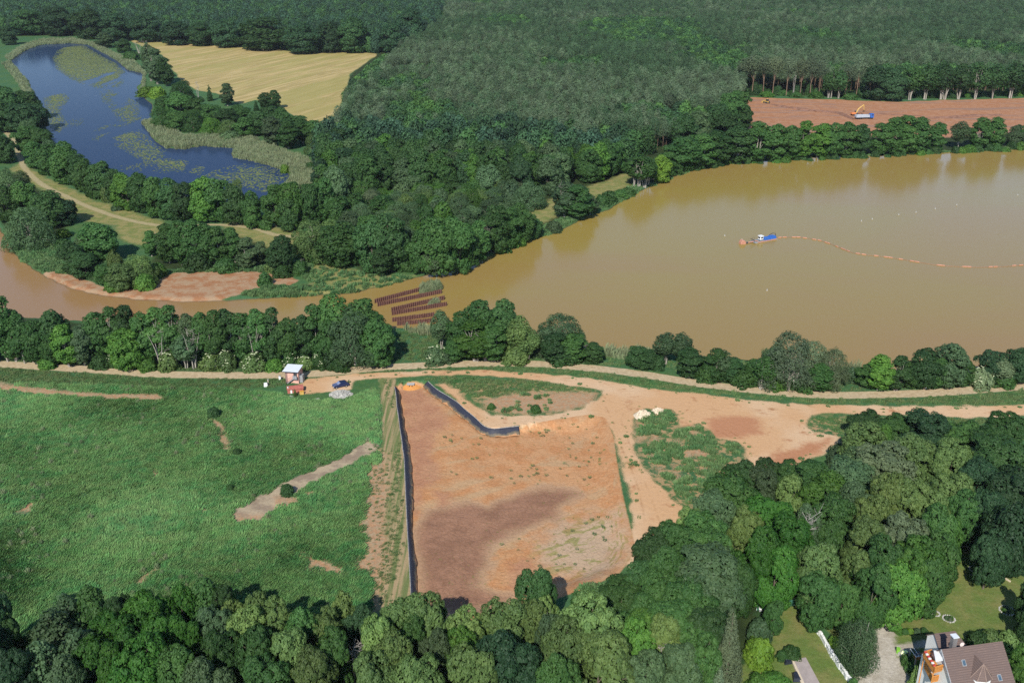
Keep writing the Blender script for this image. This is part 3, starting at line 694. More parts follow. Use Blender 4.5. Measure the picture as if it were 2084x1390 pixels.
TONE = {'dark': (0.0418, 0.0968, 0.030), 'mid': (0.053, 0.126, 0.033), 'bright': (0.072, 0.166, 0.030), 'olive': (0.108, 0.176, 0.054), 'greyish': (0.074, 0.132, 0.058), 'vivid': (0.0396, 0.1185, 0.018),
    'silvery': (0.1342, 0.1905, 0.102), 'yellowish': (0.130, 0.203, 0.060), 'deep': (0.0341, 0.0824, 0.034), 'dusky': (0.066, 0.112, 0.050), 'pine': (0.0825, 0.1154, 0.062), 'lime': (0.1210, 0.2215, 0.030)}
TWORD = {'dark': 'dark green', 'mid': 'mid green', 'bright': 'bright green', 'olive': 'pale olive', 'greyish': 'grey green', 'silvery': 'silvery', 'yellowish': 'yellow green', 'deep': 'very dark', 'dusky': 'dull brownish', 'pine': 'grey green', 'vivid': 'rich green', 'lime': 'lime green'}
KWORD = {'oak': ('broadleaf tree', 'tree'), 'broadleaf': ('broadleaf tree', 'tree'), 'alder': ('alder', 'tree'), 'willow': ('willow', 'tree'), 'birch': ('birch', 'tree'), 'weeping_birch': ('weeping birch', 'tree'), 'bush': ('bush', 'bush'),
    'spruce': ('spruce', 'tree'), 'conifer': ('conifer', 'tree'), 'pine': ('pine', 'tree'), 'tall_pine': ('pine', 'tree'), 'dead_tree': ('dead bare tree', 'tree'), 'elder': ('flowering elder', 'bush'), 'pale_stems': ('bare pale-stemmed tree', 'tree')}
NAMEK = {'oak': 'broadleaf_tree', 'broadleaf': 'broadleaf_tree', 'alder': 'alder_tree', 'willow': 'willow_tree', 'birch': 'birch_tree', 'weeping_birch': 'birch_tree', 'bush': 'bush', 'spruce': 'spruce_tree', 'conifer': 'conifer', 'pine': 'pine_tree', 'tall_pine': 'pine_tree', 'dead_tree': 'dead_tree', 'elder': 'elder_bush', 'pale_stems': 'bare_tree'}
RT = random.Random(21)
TREES = []        # (row, px x, px y, root, kind, tone, h, w) filled as trees are set, labels written afterwards
def set_tree(kind, loc, h, w_, tone, row, label=None, group=None, rz=None):
    pr = PROTO[kind]; t, c, H0, W0 = pr[RT.randrange(len(pr))]
    root = link(NAMEK[kind], None, None, loc, RT.uniform(0, 6.28) if rz is None else rz)
    sx = w_ / W0; sz = h / H0
    root.scale = (sx, sx, sz)
    to = link('trunk', t, root)
    if c:
        co = link('crown', c, root)
        k = RT.uniform(0.84, 1.22); ht = RT.uniform(-0.05, 0.05)
        base = TONE[tone]; co.color = (base[0] * k * (1 + ht), base[1] * k, base[2] * k * (1 - ht), 1)
        if kind == 'elder': link('blossom', ELDERFLOWER, root)
    px, py = px_of(np.array(loc))
    TREES.append((row, px, py, root, kind, tone, h, w_, label, group))
    return root
def T(row, kind, x, yb, yt, wpx, tone, label=None):
    p = P(x, yb, 0.0); z = float(zat(p[0], p[1])[0]); p = P(x, yb, max(z, WL)); p[2] = max(z, WL)
    h = max(1.2, height_to(p, yt)); wm = wpx * depth_at(p) / FPX
    return set_tree(kind, p, h, max(0.8, wm), tone, row, label)
def rowdef(row, s):
    for ln in s.strip().split('\n'):
        ln = ln.strip()
        if not ln: continue
        lab = None
        if '|' in ln: ln, lab = ln.split('|'); lab = lab.strip()
        k, x, yb, yt, wp, tn = ln.split()
        T(row, k, float(x), float(yb), float(yt), float(wp), tn, lab)

# the riverside row between the river bend and the gravel road
rowdef('in the row between river bend and gravel road', '''
alder 18 736 604 66 mid
alder -18 738 618 55 dark
alder 52 740 640 44 mid
alder 78 742 646 48 mid
broadleaf 122 734 634 64 dark
alder 110 744 668 40 mid
alder 142 746 652 52 bright
alder 172 744 656 44 dusky
alder 205 736 630 54 mid
alder 238 734 624 48 mid
alder 268 732 622 48 dark
broadleaf 262 750 672 66 bright
alder 300 740 630 50 mid
alder 328 736 625 52 mid
alder 355 738 621 56 mid
birch 380 750 682 52 greyish
alder 392 738 634 44 dusky
alder 418 740 630 46 mid
alder 446 742 632 46 mid
alder 470 736 624 50 dark
alder 502 740 628 50 mid
alder 532 738 624 50 mid
alder 562 742 626 50 dark
alder 590 744 642 46 mid
alder 618 738 632 46 dark
alder 644 734 620 52 mid
broadleaf 686 722 608 84 mid
broadleaf 742 724 612 86 mid
broadleaf 672 738 650 50 mid
willow 722 741 636 106 greyish
broadleaf 772 745 655 66 mid
pale_stems 34 736 652 26 mid
pale_stems 66 738 656 24 mid
pale_stems 330 748 672 40 mid
pale_stems 396 750 668 36 mid
dead_tree 372 736 652 44 mid
pale_stems 520 744 662 34 mid
pale_stems 436 744 668 34 mid
elder 344 752 716 40 olive
elder 232 746 716 24 mid
elder 432 750 720 46 olive
elder 462 750 714 40 olive
elder 515 751 718 50 olive
elder 592 749 718 40 mid
elder 622 750 724 36 olive
elder 648 748 722 34 mid
conifer 606 728 692 14 lime
bush 690 752 730 44 mid
bush 205 748 722 40 dark
bush 96 748 728 36 bright
bush 300 751 728 40 bright
bush 560 752 730 40 bright
''')
rowdef('on the bank between lake and gravel road, right of the sheet piles', '''
birch 898 712 630 44 greyish | slender two-stemmed birch right of the sheet pile walls
elder 888 738 706 46 greyish
bush 906 738 715 34 greyish
alder 936 722 628 54 mid
broadleaf 978 712 614 74 mid
broadleaf 1022 712 616 66 dark
alder 1044 718 630 40 dark
alder 966 734 652 76 bright
alder 1004 735 656 56 mid
alder 928 736 688 44 mid
pale_stems 970 735 668 42 mid
pale_stems 988 735 670 26 mid
pale_stems 930 736 690 10 mid
pale_stems 1002 735 688 12 mid
birch 1058 734 640 50 olive | pale olive birch with dense crown rising beside the round dark alders
birch 1078 734 668 50 olive
bush 1050 736 700 60 olive
elder 1032 726 692 22 mid
elder 1108 728 702 24 silvery
willow 1138 722 644 100 greyish
willow 1110 722 668 50 greyish
alder 1128 738 672 56 dark
alder 1166 737 676 58 mid
bush 1150 738 705 60 mid
alder 1210 740 694 38 dark
bush 1205 736 716 36 dark
broadleaf 1296 748 704 44 dark
broadleaf 1318 750 712 40 dark
bush 1338 750 722 30 dark
birch 1356 742 676 52 greyish
birch 1384 742 676 46 greyish
alder 1402 768 706 52 dark
bush 1428 762 732 40 dark
alder 1456 776 710 50 mid
birch 1470 776 712 40 greyish
alder 1490 779 728 44 dark
bush 1438 774 740 40 mid
bush 1512 782 748 50 mid
broadleaf 1540 778 732 56 mid
birch 1554 792 724 46 mid
pale_stems 1548 792 736 32 mid
willow 1600 784 686 112 silvery
willow 1568 782 704 60 greyish
willow 1648 774 700 76 silvery
willow 1690 786 712 64 silvery
alder 1666 794 742 56 mid
pale_stems 1602 794 722 40 mid
dead_tree 1616 794 728 40 mid
bush 1630 794 768 44 mid
bush 1580 790 762 40 bright
bush 1728 776 748 44 greyish
broadleaf 1760 786 742 44 mid
alder 1786 794 724 54 bright
alder 1824 795 724 48 dark
pale_stems 1820 795 742 18 mid
broadleaf 1876 788 714 66 dark
broadleaf 1848 788 740 40 mid
broadleaf 1922 786 700 64 greyish
broadleaf 1950 784 730 46 mid
broadleaf 1902 788 730 50 mid
broadleaf 2006 780 714 54 deep
elder 1994 787 748 48 silvery
birch 2030 784 728 48 silvery
broadleaf 2060 778 710 54 deep
broadleaf 2096 776 708 60 dark
bush 2040 784 758 50 mid
pale_stems 2052 782 740 18 mid
''')
rowdef('along the far lake shore below the sand pit', '''
alder 1356 356 296 44 mid
alder 1390 347 276 66 mid
alder 1426 342 266 62 mid
alder 1462 337 260 60 mid
alder 1500 333 254 60 dark
alder 1538 331 248 58 mid
alder 1572 329 246 52 mid
alder 1606 326 252 44 mid
alder 1634 324 246 48 bright
alder 1664 322 246 50 bright
alder 1692 322 244 46 mid
alder 1720 320 246 46 mid
alder 1746 318 250 42 dark
alder 1788 317 246 46 mid
alder 1812 316 240 50 mid
alder 1838 315 236 52 mid
alder 1866 313 240 50 mid
alder 1904 310 246 36 mid
birch 1950 303 246 40 greyish
alder 1992 304 240 44 mid
alder 2020 304 240 44 mid
broadleaf 2064 302 256 34 dusky
alder 2082 300 250 44 mid
alder 2120 298 246 50 mid
broadleaf 1346 372 318 40 lime | lime green round tree on the shore beside pale birch trunks
birch 1300 382 312 60 mid
birch 1318 378 320 44 mid
pale_stems 1290 382 326 14 mid
pale_stems 1312 384 340 32 mid
alder 1172 444 378 66 mid
alder 1150 442 372 54 greyish
pale_stems 1150 444 372 30 mid
alder 1200 438 394 36 greyish
bush 1240 412 388 36 mid
bush 1262 402 386 34 mid
bush 1278 398 382 30 mid
bush 1225 418 396 30 mid
bush 1128 472 450 34 dusky
alder 1090 474 446 28 mid
bush 1072 484 462 40 mid
''')
rowdef('in the tree line between the pond and the dirt track', '''
broadleaf -10 240 175 60 dark
broadleaf 24 246 180 56 dark
broadleaf 58 242 186 52 dark
broadleaf 14 268 205 60 dark
broadleaf 52 272 214 62 deep
broadleaf 82 262 214 40 deep
willow 64 292 246 46 greyish
broadleaf 60 312 258 54 mid
broadleaf 90 312 262 46 dark
broadleaf -14 330 268 60 dark
broadleaf 14 332 276 40 dark
broadleaf 78 342 290 46 mid
willow 108 344 286 46 greyish
broadleaf 100 356 298 52 mid
broadleaf 132 352 292 50 mid
broadleaf 136 374 306 54 mid
broadleaf 166 376 314 48 dark
broadleaf 180 392 326 48 mid
bush 196 402 350 40 mid
broadleaf 214 402 332 56 dark
broadleaf 240 412 350 44 dark
bush 222 410 372 30 olive
broadleaf 262 426 356 52 bright
broadleaf 290 432 356 52 mid
broadleaf 322 442 362 48 mid
broadleaf 350 446 368 58 dark
broadleaf 380 452 370 52 dark
broadleaf 418 452 360 56 bright
broadleaf 450 452 366 54 mid
willow 486 432 368 34 olive
broadleaf 482 458 378 46 dark
broadleaf 514 462 390 40 mid
broadleaf 516 466 418 30 mid
broadleaf 562 462 378 52 mid
broadleaf 594 466 374 54 bright
broadleaf 632 462 376 50 mid
broadleaf 588 472 404 36 dark
broadleaf 660 456 366 48 mid
bush 240 428 414 24 greyish
bush 540 466 446 30 mid
''')
rowdef('on the inner bank above the red sand bar', '''
willow 64 504 424 92 greyish
willow 22 432 346 66 greyish
willow 50 416 350 50 greyish
broadleaf 102 462 392 66 dark
broadleaf 132 458 404 50 deep
broadleaf 24 452 380 56 mid
broadleaf 60 450 372 50 mid
bush 130 482 466 30 lime
broadleaf 206 530 456 78 mid
broadleaf 182 522 474 50 greyish
bush 132 508 486 36 dark
broadleaf 152 556 496 54 dark
broadleaf 176 566 514 52 dark
birch 240 576 508 34 yellowish
willow 286 578 520 72 olive
broadleaf 250 588 536 56 olive
broadleaf 216 578 540 40 mid
bush 296 588 556 40 bright
bush 236 590 566 44 bright
bush 322 562 534 36 bright
alder 310 522 470 30 mid
pale_stems 326 524 474 24 mid
alder 346 536 456 50 mid
alder 372 540 450 46 mid
alder 398 542 448 46 mid
alder 424 540 456 44 mid
alder 448 538 454 46 mid
alder 474 534 464 38 mid
pale_stems 386 542 472 24 mid
pale_stems 434 538 470 30 mid
pale_stems 480 534 486 24 mid
bush 404 548 512 50 dark
alder 506 546 484 50 dusky
alder 532 540 488 30 dusky
bush 460 552 524 46 mid
bush 560 552 520 40 olive
broadleaf 574 554 484 56 dark
bush 574 564 540 34 mid
bush 612 558 530 34 mid
bush 540 580 553 28 mid | small round dark bush alone on the red sand bar
dead_tree 614 548 528 20 mid | small pale bleached dead shrub beside the grass track
willow 636 530 452 84 olive
broadleaf 694 540 456 84 mid
willow 672 520 450 70 olive
broadleaf 720 536 466 44 mid
bush 640 532 506 50 mid
broadleaf 760 552 448 64 dark
broadleaf 796 552 440 70 dark
alder 778 562 500 40 dark
broadleaf 806 546 476 40 mid
birch 834 538 462 50 greyish
pale_stems 836 540 490 18 mid
bush 826 550 520 40 mid
broadleaf 858 558 470 52 mid
broadleaf 894 560 444 76 mid
broadleaf 934 554 448 70 mid
alder 884 562 500 50 dusky
broadleaf 952 544 474 50 mid
alder 976 534 450 44 mid
broadleaf 1006 514 420 60 mid
broadleaf 1034 504 426 56 mid
pale_stems 1000 514 446 26 mid
pale_stems 992 516 448 16 mid
broadleaf 1060 494 418 50 mid
broadleaf 1080 486 440 40 dark
bush 1020 512 484 40 mid
bush 1052 500 476 36 bright
willow 752 440 388 56 silvery
willow 736 460 414 44 greyish
willow 806 436 390 46 greyish
willow 834 430 392 50 greyish
willow 866 424 386 54 olive
willow 892 418 386 46 greyish
willow 790 472 432 48 greyish
willow 820 470 434 46 greyish
willow 846 466 436 36 dusky
willow 934 434 390 48 olive
willow 976 430 388 56 olive
willow 946 456 426 60 greyish
willow 1076 424 372 70 greyish
broadleaf 720 452 398 50 mid
broadleaf 690 466 404 50 mid
broadleaf 660 452 400 40 mid
broadleaf 712 486 430 40 dusky
broadleaf 752 488 440 50 mid
bush 1010 418 394 50 lime
bush 960 410 388 40 lime
''')
rowdef('beside the pond and wheat field', '''
birch 308 166 86 30 dusky
alder 322 172 98 44 dusky
alder 340 176 118 34 dark
pale_stems 284 110 84 18 mid
pale_stems 300 114 82 18 mid
broadleaf 252 108 80 30 dark
alder 464 216 170 28 greyish
conifer 428 206 172 12 dark
dead_tree 404 206 166 12 mid
alder 540 222 186 26 dark
alder 560 222 184 26 dark
conifer 522 226 204 12 dark
willow 372 206 166 50 mid
broadleaf 340 232 196 44 mid
broadleaf 370 238 190 50 mid
broadleaf 402 240 200 46 mid
willow 330 258 218 46 mid
broadleaf 362 266 228 44 mid
willow 396 266 226 50 mid
broadleaf 432 256 212 46 mid
willow 430 274 240 46 bright
broadleaf 462 264 222 46 dark
broadleaf 492 254 216 46 mid
willow 468 278 246 44 olive
broadleaf 498 280 240 40 mid
broadleaf 524 276 228 44 dark
broadleaf 552 268 218 46 dark
broadleaf 578 276 222 40 mid
alder 556 298 232 40 dusky
alder 588 304 244 44 mid
broadleaf 610 278 236 36 dark
alder 616 292 242 40 mid
broadleaf 640 290 246 40 mid
willow 648 318 264 56 olive
bush 632 346 330 20 mid
bush 580 352 334 18 lime
broadleaf 666 352 272 44 dark
broadleaf 688 334 262 46 dark
bush 470 286 266 40 greyish
bush 300 196 176 40 lime
bush 322 200 176 36 lime
bush 268 122 104 34 mid
''')
rowdef('along the far edge of the wheat field', '''
broadleaf 360 92 44 60 deep
broadleaf 410 94 48 56 dark
broadleaf 462 97 40 58 deep
broadleaf 536 102 36 90 dark
broadleaf 618 110 50 72 deep
broadleaf 672 108 44 50 deep
broadleaf 720 108 40 60 dark
broadleaf 300 86 30 60 deep
broadleaf 240 84 30 56 deep
broadleaf 180 80 20 60 dark
broadleaf 800 108 48 50 deep
broadleaf 835 92 20 60 deep
broadleaf 120 74 16 60 deep
broadleaf 60 72 20 60 dark
broadleaf 20 92 54 34 deep
alder 216 98 66 36 dusky
''')
rowdef('at the pine edge behind the sand pit', '''
tall_pine 1514 192 118 40 pine
tall_pine 1530 193 112 40 pine
tall_pine 1552 194 116 36 pine
tall_pine 1572 195 114 36 pine
tall_pine 1600 196 118 34 pine
tall_pine 1628 196 120 36 pine
tall_pine 1648 197 116 36 pine
tall_pine 1666 197 124 30 pine
dead_tree 1614 195 140 14 mid | bare bleached dead tree at the pine edge behind the sand pit
tall_pine 1720 199 128 36 pine
tall_pine 1742 200 126 34 pine
tall_pine 1768 200 130 34 pine
birch 1690 200 140 36 dark
birch 1706 201 142 30 dark
pale_stems 1686 200 152 16 mid
pale_stems 1762 200 160 10 mid
broadleaf 1784 204 136 60 deep
broadleaf 1816 206 140 50 deep
birch 1850 204 132 44 mid
birch 1882 203 128 46 dark
birch 1916 203 126 46 dark
birch 1950 202 128 46 dark
birch 1984 202 126 46 dark
birch 2020 201 128 46 dark
birch 2056 200 124 46 dark
birch 2090 200 124 46 dark
pale_stems 1922 203 156 24 mid
bush 1560 197 186 30 bright
bush 1620 198 188 26 mid
bush 1660 199 186 30 bright
bush 1730 202 190 30 mid
broadleaf 1502 240 186 44 mid
broadleaf 1484 262 190 50 mid
broadleaf 1510 262 214 40 mid
broadleaf 1456 280 214 50 dark
broadleaf 1420 290 226 50 greyish
broadleaf 1480 288 230 50 dark
broadleaf 1390 300 238 50 dark
''')
def rowcrown(row, s):
    """trees known by the middle of their crown: kind, pixel of the crown middle, height in metres, crown width in pixels, tone"""
    for ln in s.strip().split('\n'):
        ln = ln.strip(); lab = None
        if not ln: continue
        if '|' in ln: ln, lab = ln.split('|'); lab = lab.strip()
        k, x, y, h, wp, tn = ln.split(); h = float(h)
        p = P(float(x), float(y), h * 0.6)
        wm = float(wp) * depth_at(p) / FPX
        z = float(zat(p[0], p[1])[0])
        set_tree(k, (p[0], p[1], z), h, wm, tn, row, lab)
rowcrown('in the wood below the basin and meadow', '''
birch 135 1258 12 66 greyish
broadleaf 190 1254 12 80 mid
birch 112 1300 14 90 greyish
birch 168 1340 14 92 greyish
birch 88 1362 14 80 greyish
oak 28 1318 12 66 dark
oak -8 1268 15 74 deep
oak -20 1340 14 90 deep
oak 30 1392 14 90 deep
oak 248 1270 13 70 dark
oak 304 1270 14 104 vivid
oak 372 1256 13 76 vivid
oak 226 1302 13 86 vivid
oak 276 1318 14 108 vivid
oak 336 1312 14 96 vivid
oak 380 1316 13 70 vivid
oak 206 1362 14 108 vivid
oak 292 1372 15 120 vivid
oak 130 1400 14 100 greyish
oak 366 1384 14 100 mid
broadleaf 430 1238 13 80 mid
oak 462 1250 13 60 dark
oak 436 1292 13 80 greyish
oak 480 1276 12 60 yellowish
oak 524 1268 13 64 yellowish
oak 506 1306 14 98 olive
oak 562 1284 14 76 yellowish
oak 452 1346 14 90 mid
oak 530 1346 14 100 mid
oak 618 1312 14 92 mid
oak 594 1352 14 100 olive
oak 664 1296 13 74 yellowish
oak 676 1350 14 90 mid
oak 640 1390 14 100 olive
oak 424 1400 14 110 greyish
oak 540 1402 14 110 mid
broadleaf 700 1262 12 60 yellowish
oak 732 1296 13 80 deep
dead_tree 722 1352 10 70 dusky
oak 770 1318 14 80 yellowish
oak 800 1358 14 90 olive
oak 812 1284 13 80 olive
oak 862 1272 14 104 olive
oak 884 1346 13 78 dusky
oak 838 1312 13 70 mid
oak 760 1396 14 100 olive
oak 850 1400 14 100 olive
oak 944 1302 13 96 yellowish
oak 940 1340 13 70 bright
oak 1030 1286 14 110 olive
oak 1090 1216 14 82 dark
oak 1086 1282 13 70 yellowish
oak 1028 1352 15 140 deep
oak 960 1384 15 110 olive
oak 1112 1264 12 50 yellowish
oak 1120 1310 13 60 dusky
bush 1156 1256 4 50 dusky
dead_tree 1104 1300 11 40 dusky
oak 1198 1288 15 128 olive
oak 1150 1330 14 96 olive
oak 1218 1360 15 150 yellowish
oak 1292 1322 12 82 bright
oak 1350 1310 12 80 yellowish
dead_tree 1344 1336 9 56 dusky
oak 1130 1392 14 100 mid
oak 1310 1386 13 90 greyish
oak 1384 1370 12 90 greyish
oak 1430 1350 12 80 mid
oak 1180 1230 5 50 mid
bush 1215 1222 3 44 bright
''')
rowcrown('in the wood between the sandy yard and the garden', '''
oak 1266 1212 7 90 mid
oak 1304 1184 9 80 dark
oak 1330 1128 11 84 dark
oak 1300 1246 9 90 mid
oak 1372 1112 12 90 mid
oak 1404 1078 11 70 olive
oak 1350 1160 12 96 mid
oak 1428 1096 13 100 mid
oak 1340 1212 11 90 mid
oak 1444 1180 14 146 greyish
oak 1400 1232 12 110 mid
oak 1376 1282 11 130 mid
oak 1440 1296 11 110 dark
oak 1310 1286 9 90 bright
oak 1446 1140 13 110 mid
oak 1482 1014 13 112 mid
oak 1450 1050 12 90 greyish
oak 1502 984 12 84 dark
oak 1548 1002 12 78 dusky
broadleaf 1604 1014 13 52 yellowish | narrow yellow green tree amid darker crowns above the garden
oak 1560 1064 13 104 vivid
oak 1604 1110 14 100 vivid
oak 1540 1126 14 104 vivid
oak 1578 1166 13 96 vivid
oak 1500 1190 12 80 mid
oak 1520 1080 12 70 yellowish
oak 1652 982 11 80 mid
oak 1682 1018 13 106 bright
oak 1722 988 12 116 greyish
oak 1742 1030 13 84 greyish
oak 1694 1066 13 90 mid
dead_tree 1640 1100 13 60 dusky | bare brownish dead tree between dense green crowns above the garden
broadleaf 1642 1078 12 50 dusky
oak 1770 1060 13 76 yellowish
oak 1804 1022 14 92 yellowish
oak 1850 1036 14 96 yellowish
oak 1890 1052 13 76 yellowish
oak 1900 1088 13 90 mid
oak 1762 1112 13 90 olive
oak 1838 1110 14 112 silvery
oak 1790 1160 14 102 mid
oak 1862 1158 14 110 bright
oak 1826 1200 13 100 bright
oak 1776 1206 13 84 mid
oak 1904 1142 13 84 mid
oak 1890 1190 12 70 mid
oak 1738 1174 12 76 yellowish
oak 1664 1168 13 98 olive
oak 1668 1216 11 92 mid
oak 1716 1226 10 60 mid
oak 1920 1100 11 70 bright
broadleaf 1756 898 12 78 olive
oak 1792 898 10 46 bright
oak 1762 864 8 70 dark
oak 1850 926 13 112 olive
oak 1882 880 11 110 deep
oak 1820 872 8 70 mid
oak 1936 946 13 82 olive
oak 1800 952 13 122 silvery
oak 1746 958 11 90 greyish
bush 1712 935 4 50 dusky
bush 1708 915 4 40 dusky
oak 1950 892 10 92 mid
oak 2048 882 11 90 mid
oak 1998 910 10 80 mid
oak 2030 948 14 130 dark
oak 1990 988 13 90 deep
oak 2060 1010 14 120 deep
oak 1936 1012 13 84 olive
oak 2090 960 13 80 dark
oak 2010 1050 13 80 deep
broadleaf 2052 1086 15 90 deep
oak 2016 1130 12 70 deep
oak 2100 1080 14 90 dark
oak 1960 1050 12 70 mid
oak 1600 975 9 70 mid
bush 1640 962 3 50 mid
oak 1560 965 9 60 dark
''')
rowcrown('in the garden by the brown roofed house', '''
spruce 1486 1306 16 76 pine | tall grey green spruce left of the garden lawn
spruce 1462 1392 9 50 silvery | small silvery spruce top at the bottom edge of the garden
bush 1548 1318 5 62 lime | large lime green shrub beside the spruce
bush 1546 1278 5 52 greyish
oak 1576 1252 7 38 mid
weeping_birch 1750 1303 11 80 dusky | weeping birch with white branches beside the pale driveway
bush 1698 1302 2.0 22 lime
bush 1738 1386 2 20 mid
bush 1612 1324 2.2 40 mid
bush 1592 1330 1.8 24 mid
bush 1580 1386 3 70 bright
bush 1544 1386 3 50 bright
bush 1990 1296 3.5 44 dark
bush 2016 1294 3.5 44 olive
bush 2052 1298 3.5 50 olive
bush 2080 1286 3.5 40 dusky
oak 2086 1222 8 40 dark
oak 2092 1266 8 44 dark
oak 2086 1350 8 60 bright
oak 2074 1392 7 50 bright
conifer 1862 1372 4.5 22 yellowish | yellow green clipped conifer beside the wooden balconies
bush 1876 1376 3.5 34 bright
bush 1846 1338 1.8 24 mid
bush 1854 1352 1.6 24 mid
bush 1884 1334 1.6 18 mid
bush 1926 1392 1.5 14 mid
bush 1930 1392 1.5 14 bright
''')
rowdef('standing alone in the green meadow', '''
bush 436 848 828 26 dark
bush 584 1006 984 28 dark
bush 482 925 912 18 dark
bush 470 998 985 16 dark
bush 1090 838 824 22 mid
bush 1000 832 820 16 mid
''')
# woods one can still tell tree by tree: the front of the broadleaf belt across the lake
def grid_fill(poly, sp, seed, jit=0.42):
    r = np.random.RandomState(seed); lo = poly.min(0); hi = poly.max(0)
    X, Y = np.meshgrid(np.arange(lo[0], hi[0], sp), np.arange(lo[1], hi[1], sp * 0.88))
    X = X + (np.arange(X.shape[0]) % 2)[:, None] * sp * 0.5
    X = X.ravel() + r.uniform(-jit, jit, X.size) * sp; Y = Y.ravel() + r.uniform(-jit, jit, Y.size) * sp
    m = sd_poly(X, Y, poly) > 0
    return X[m], Y[m]
BELT = PL([(650, 312), (720, 300), (850, 302), (1000, 300), (1130, 326), (1262, 330), (1285, 352), (1200, 374), (1100, 404), (1000, 404), (900, 396), (800, 390), (720, 402), (668, 446), (655, 380)])
MIDW = PL([(716, 412), (800, 396), (920, 398), (1040, 402), (1070, 420), (1020, 446), (960, 452), (880, 470), (790, 484), (730, 470)])
mx_, my_ = grid_fill(MIDW, 8.5, 15)
for x, y in zip(mx_, my_): set_tree(RT.choice(['willow', 'willow', 'broadleaf', 'bush']), (x, y, 0.0), RT.uniform(5, 11), RT.uniform(7, 11), RT.choice(['greyish', 'olive', 'mid', 'bright', 'greyish']), 'in the mixed scrub between the belt and the lake shore')
bx, by = grid_fill(BELT, 8.6, 5)
BTONES = ['mid', 'dark', 'dark', 'bright', 'mid', 'deep', 'greyish']
belt_far = []
for x, y in zip(bx, by):
    py = px_of(np.array([x, y, 0]))[1]
    if py > 352:
        set_tree('broadleaf', (x, y, 0.0), RT.uniform(13, 19), RT.uniform(8.5, 12), RT.choice(BTONES), 'in the broadleaf belt between the pines and the willows')
    else: belt_far.append((x, y))

# ------------------------------------------------------------------ stuff: masses nobody could count, scattered as instances
def scatter(name, pts, protos, rz, sc, ix, label, cat=None, color=None, kind='stuff'):
    pts = np.asarray(pts, float)
    me = np_mesh_points(name, pts); fattr(me, 'rz', rz)
    a = me.attributes.new('sc', 'FLOAT_VECTOR', 'POINT'); a.data.foreach_set('vector', np.asarray(sc, np.float32).ravel())
    a = me.attributes.new('ix', 'INT', 'POINT'); a.data.foreach_set('value', np.asarray(ix, np.int32))
    pc = bpy.data.collections.new(name + '_kinds')
    for k, (m_, c_) in enumerate(protos):
        if c_:                                                   # instances take their colour from a material of their own
            m_ = m_.copy(); m_.materials[0] = leafmat('%s_leaves_%d' % (name, k), 0.38, 0.2, 0.65, c_)
        q = bpy.data.objects.new('%s_kind_%02d' % (name, k), m_); pc.objects.link(q)
    ng = bpy.data.node_groups.new(name + '_scatter', 'GeometryNodeTree')
    ng.interface.new_socket('Geometry', in_out='INPUT', socket_type='NodeSocketGeometry'); ng.interface.new_socket('Geometry', in_out='OUTPUT', socket_type='NodeSocketGeometry')
    N = ng.nodes.new; Lk = ng.links.new
    gi = N('NodeGroupInput'); go = N('NodeGroupOutput'); ip = N('GeometryNodeInstanceOnPoints'); ci = N('GeometryNodeCollectionInfo')
    ci.inputs['Collection'].default_value = pc; ci.inputs['Separate Children'].default_value = True; ci.inputs['Reset Children'].default_value = True
    def na(n_, t):
        x = N('GeometryNodeInputNamedAttribute'); x.data_type = t; x.inputs[0].default_value = n_
        return x.outputs[0]
    cx = N('ShaderNodeCombineXYZ'); Lk(na('rz', 'FLOAT'), cx.inputs[2])
    Lk(gi.outputs[0], ip.inputs['Points']); Lk(ci.outputs[0], ip.inputs['Instance']); ip.inputs['Pick Instance'].default_value = True
    Lk(na('ix', 'INT'), ip.inputs['Instance Index']); Lk(cx.outputs[0], ip.inputs['Rotation']); Lk(na('sc', 'FLOAT_VECTOR'), ip.inputs['Scale'])
    Lk(ip.outputs[0], go.inputs[0])
    o = link(name, me); md = o.modifiers.new('scatter', 'NODES'); md.node_group = ng
    return tag(o, label, cat, kind=kind)
def np_mesh_points(name, V):
    me = bpy.data.meshes.new(name); me.vertices.add(len(V)); me.vertices.foreach_set('co', np.asarray(V, np.float32).ravel()); me.update(); return me
def joined(kind, i):
    """one mesh of a tree: crown and trunk together"""
    t, c, H, W = PROTO[kind][i]
    nv = len(c.vertices); V = np.empty(nv * 3, np.float32); c.vertices.foreach_get('co', V)
    nf = len(c.polygons); F = np.empty(nf * 4, np.int32); c.loops.foreach_get('vertex_index', F)
    tt = np.empty(nf, np.float32); c.attributes['tint'].data.foreach_get('value', tt)
    tv = np.empty(len(t.vertices) * 3, np.float32); t.vertices.foreach_get('co', tv)
    tf = np.array([p.vertices[:] for p in t.polygons if len(p.vertices) == 4], np.int32) + nv
    me = np_mesh(kind, np.concatenate([V, tv]).reshape(-1, 3), np.concatenate([F.reshape(-1, 4), tf]), [c.materials[0], t.materials[0]], np.concatenate([np.zeros(nf), np.ones(len(tf))]))
    fattr(me, 'tint', np.concatenate([tt, np.full(len(tf), 0.5)]), 'FACE')
    return me
PINEM = [joined('pine', i) for i in range(5)]
def farleaf(i, seed, leaf=0.62, n=900):
    c, L = crown_mesh('far_broadleaf', seed, 14, 1.0, 10, 'round', 1.5, leaf, n); return c
FARB = [farleaf(i, 300 + i, 0.5, 1800) for i in range(4)]

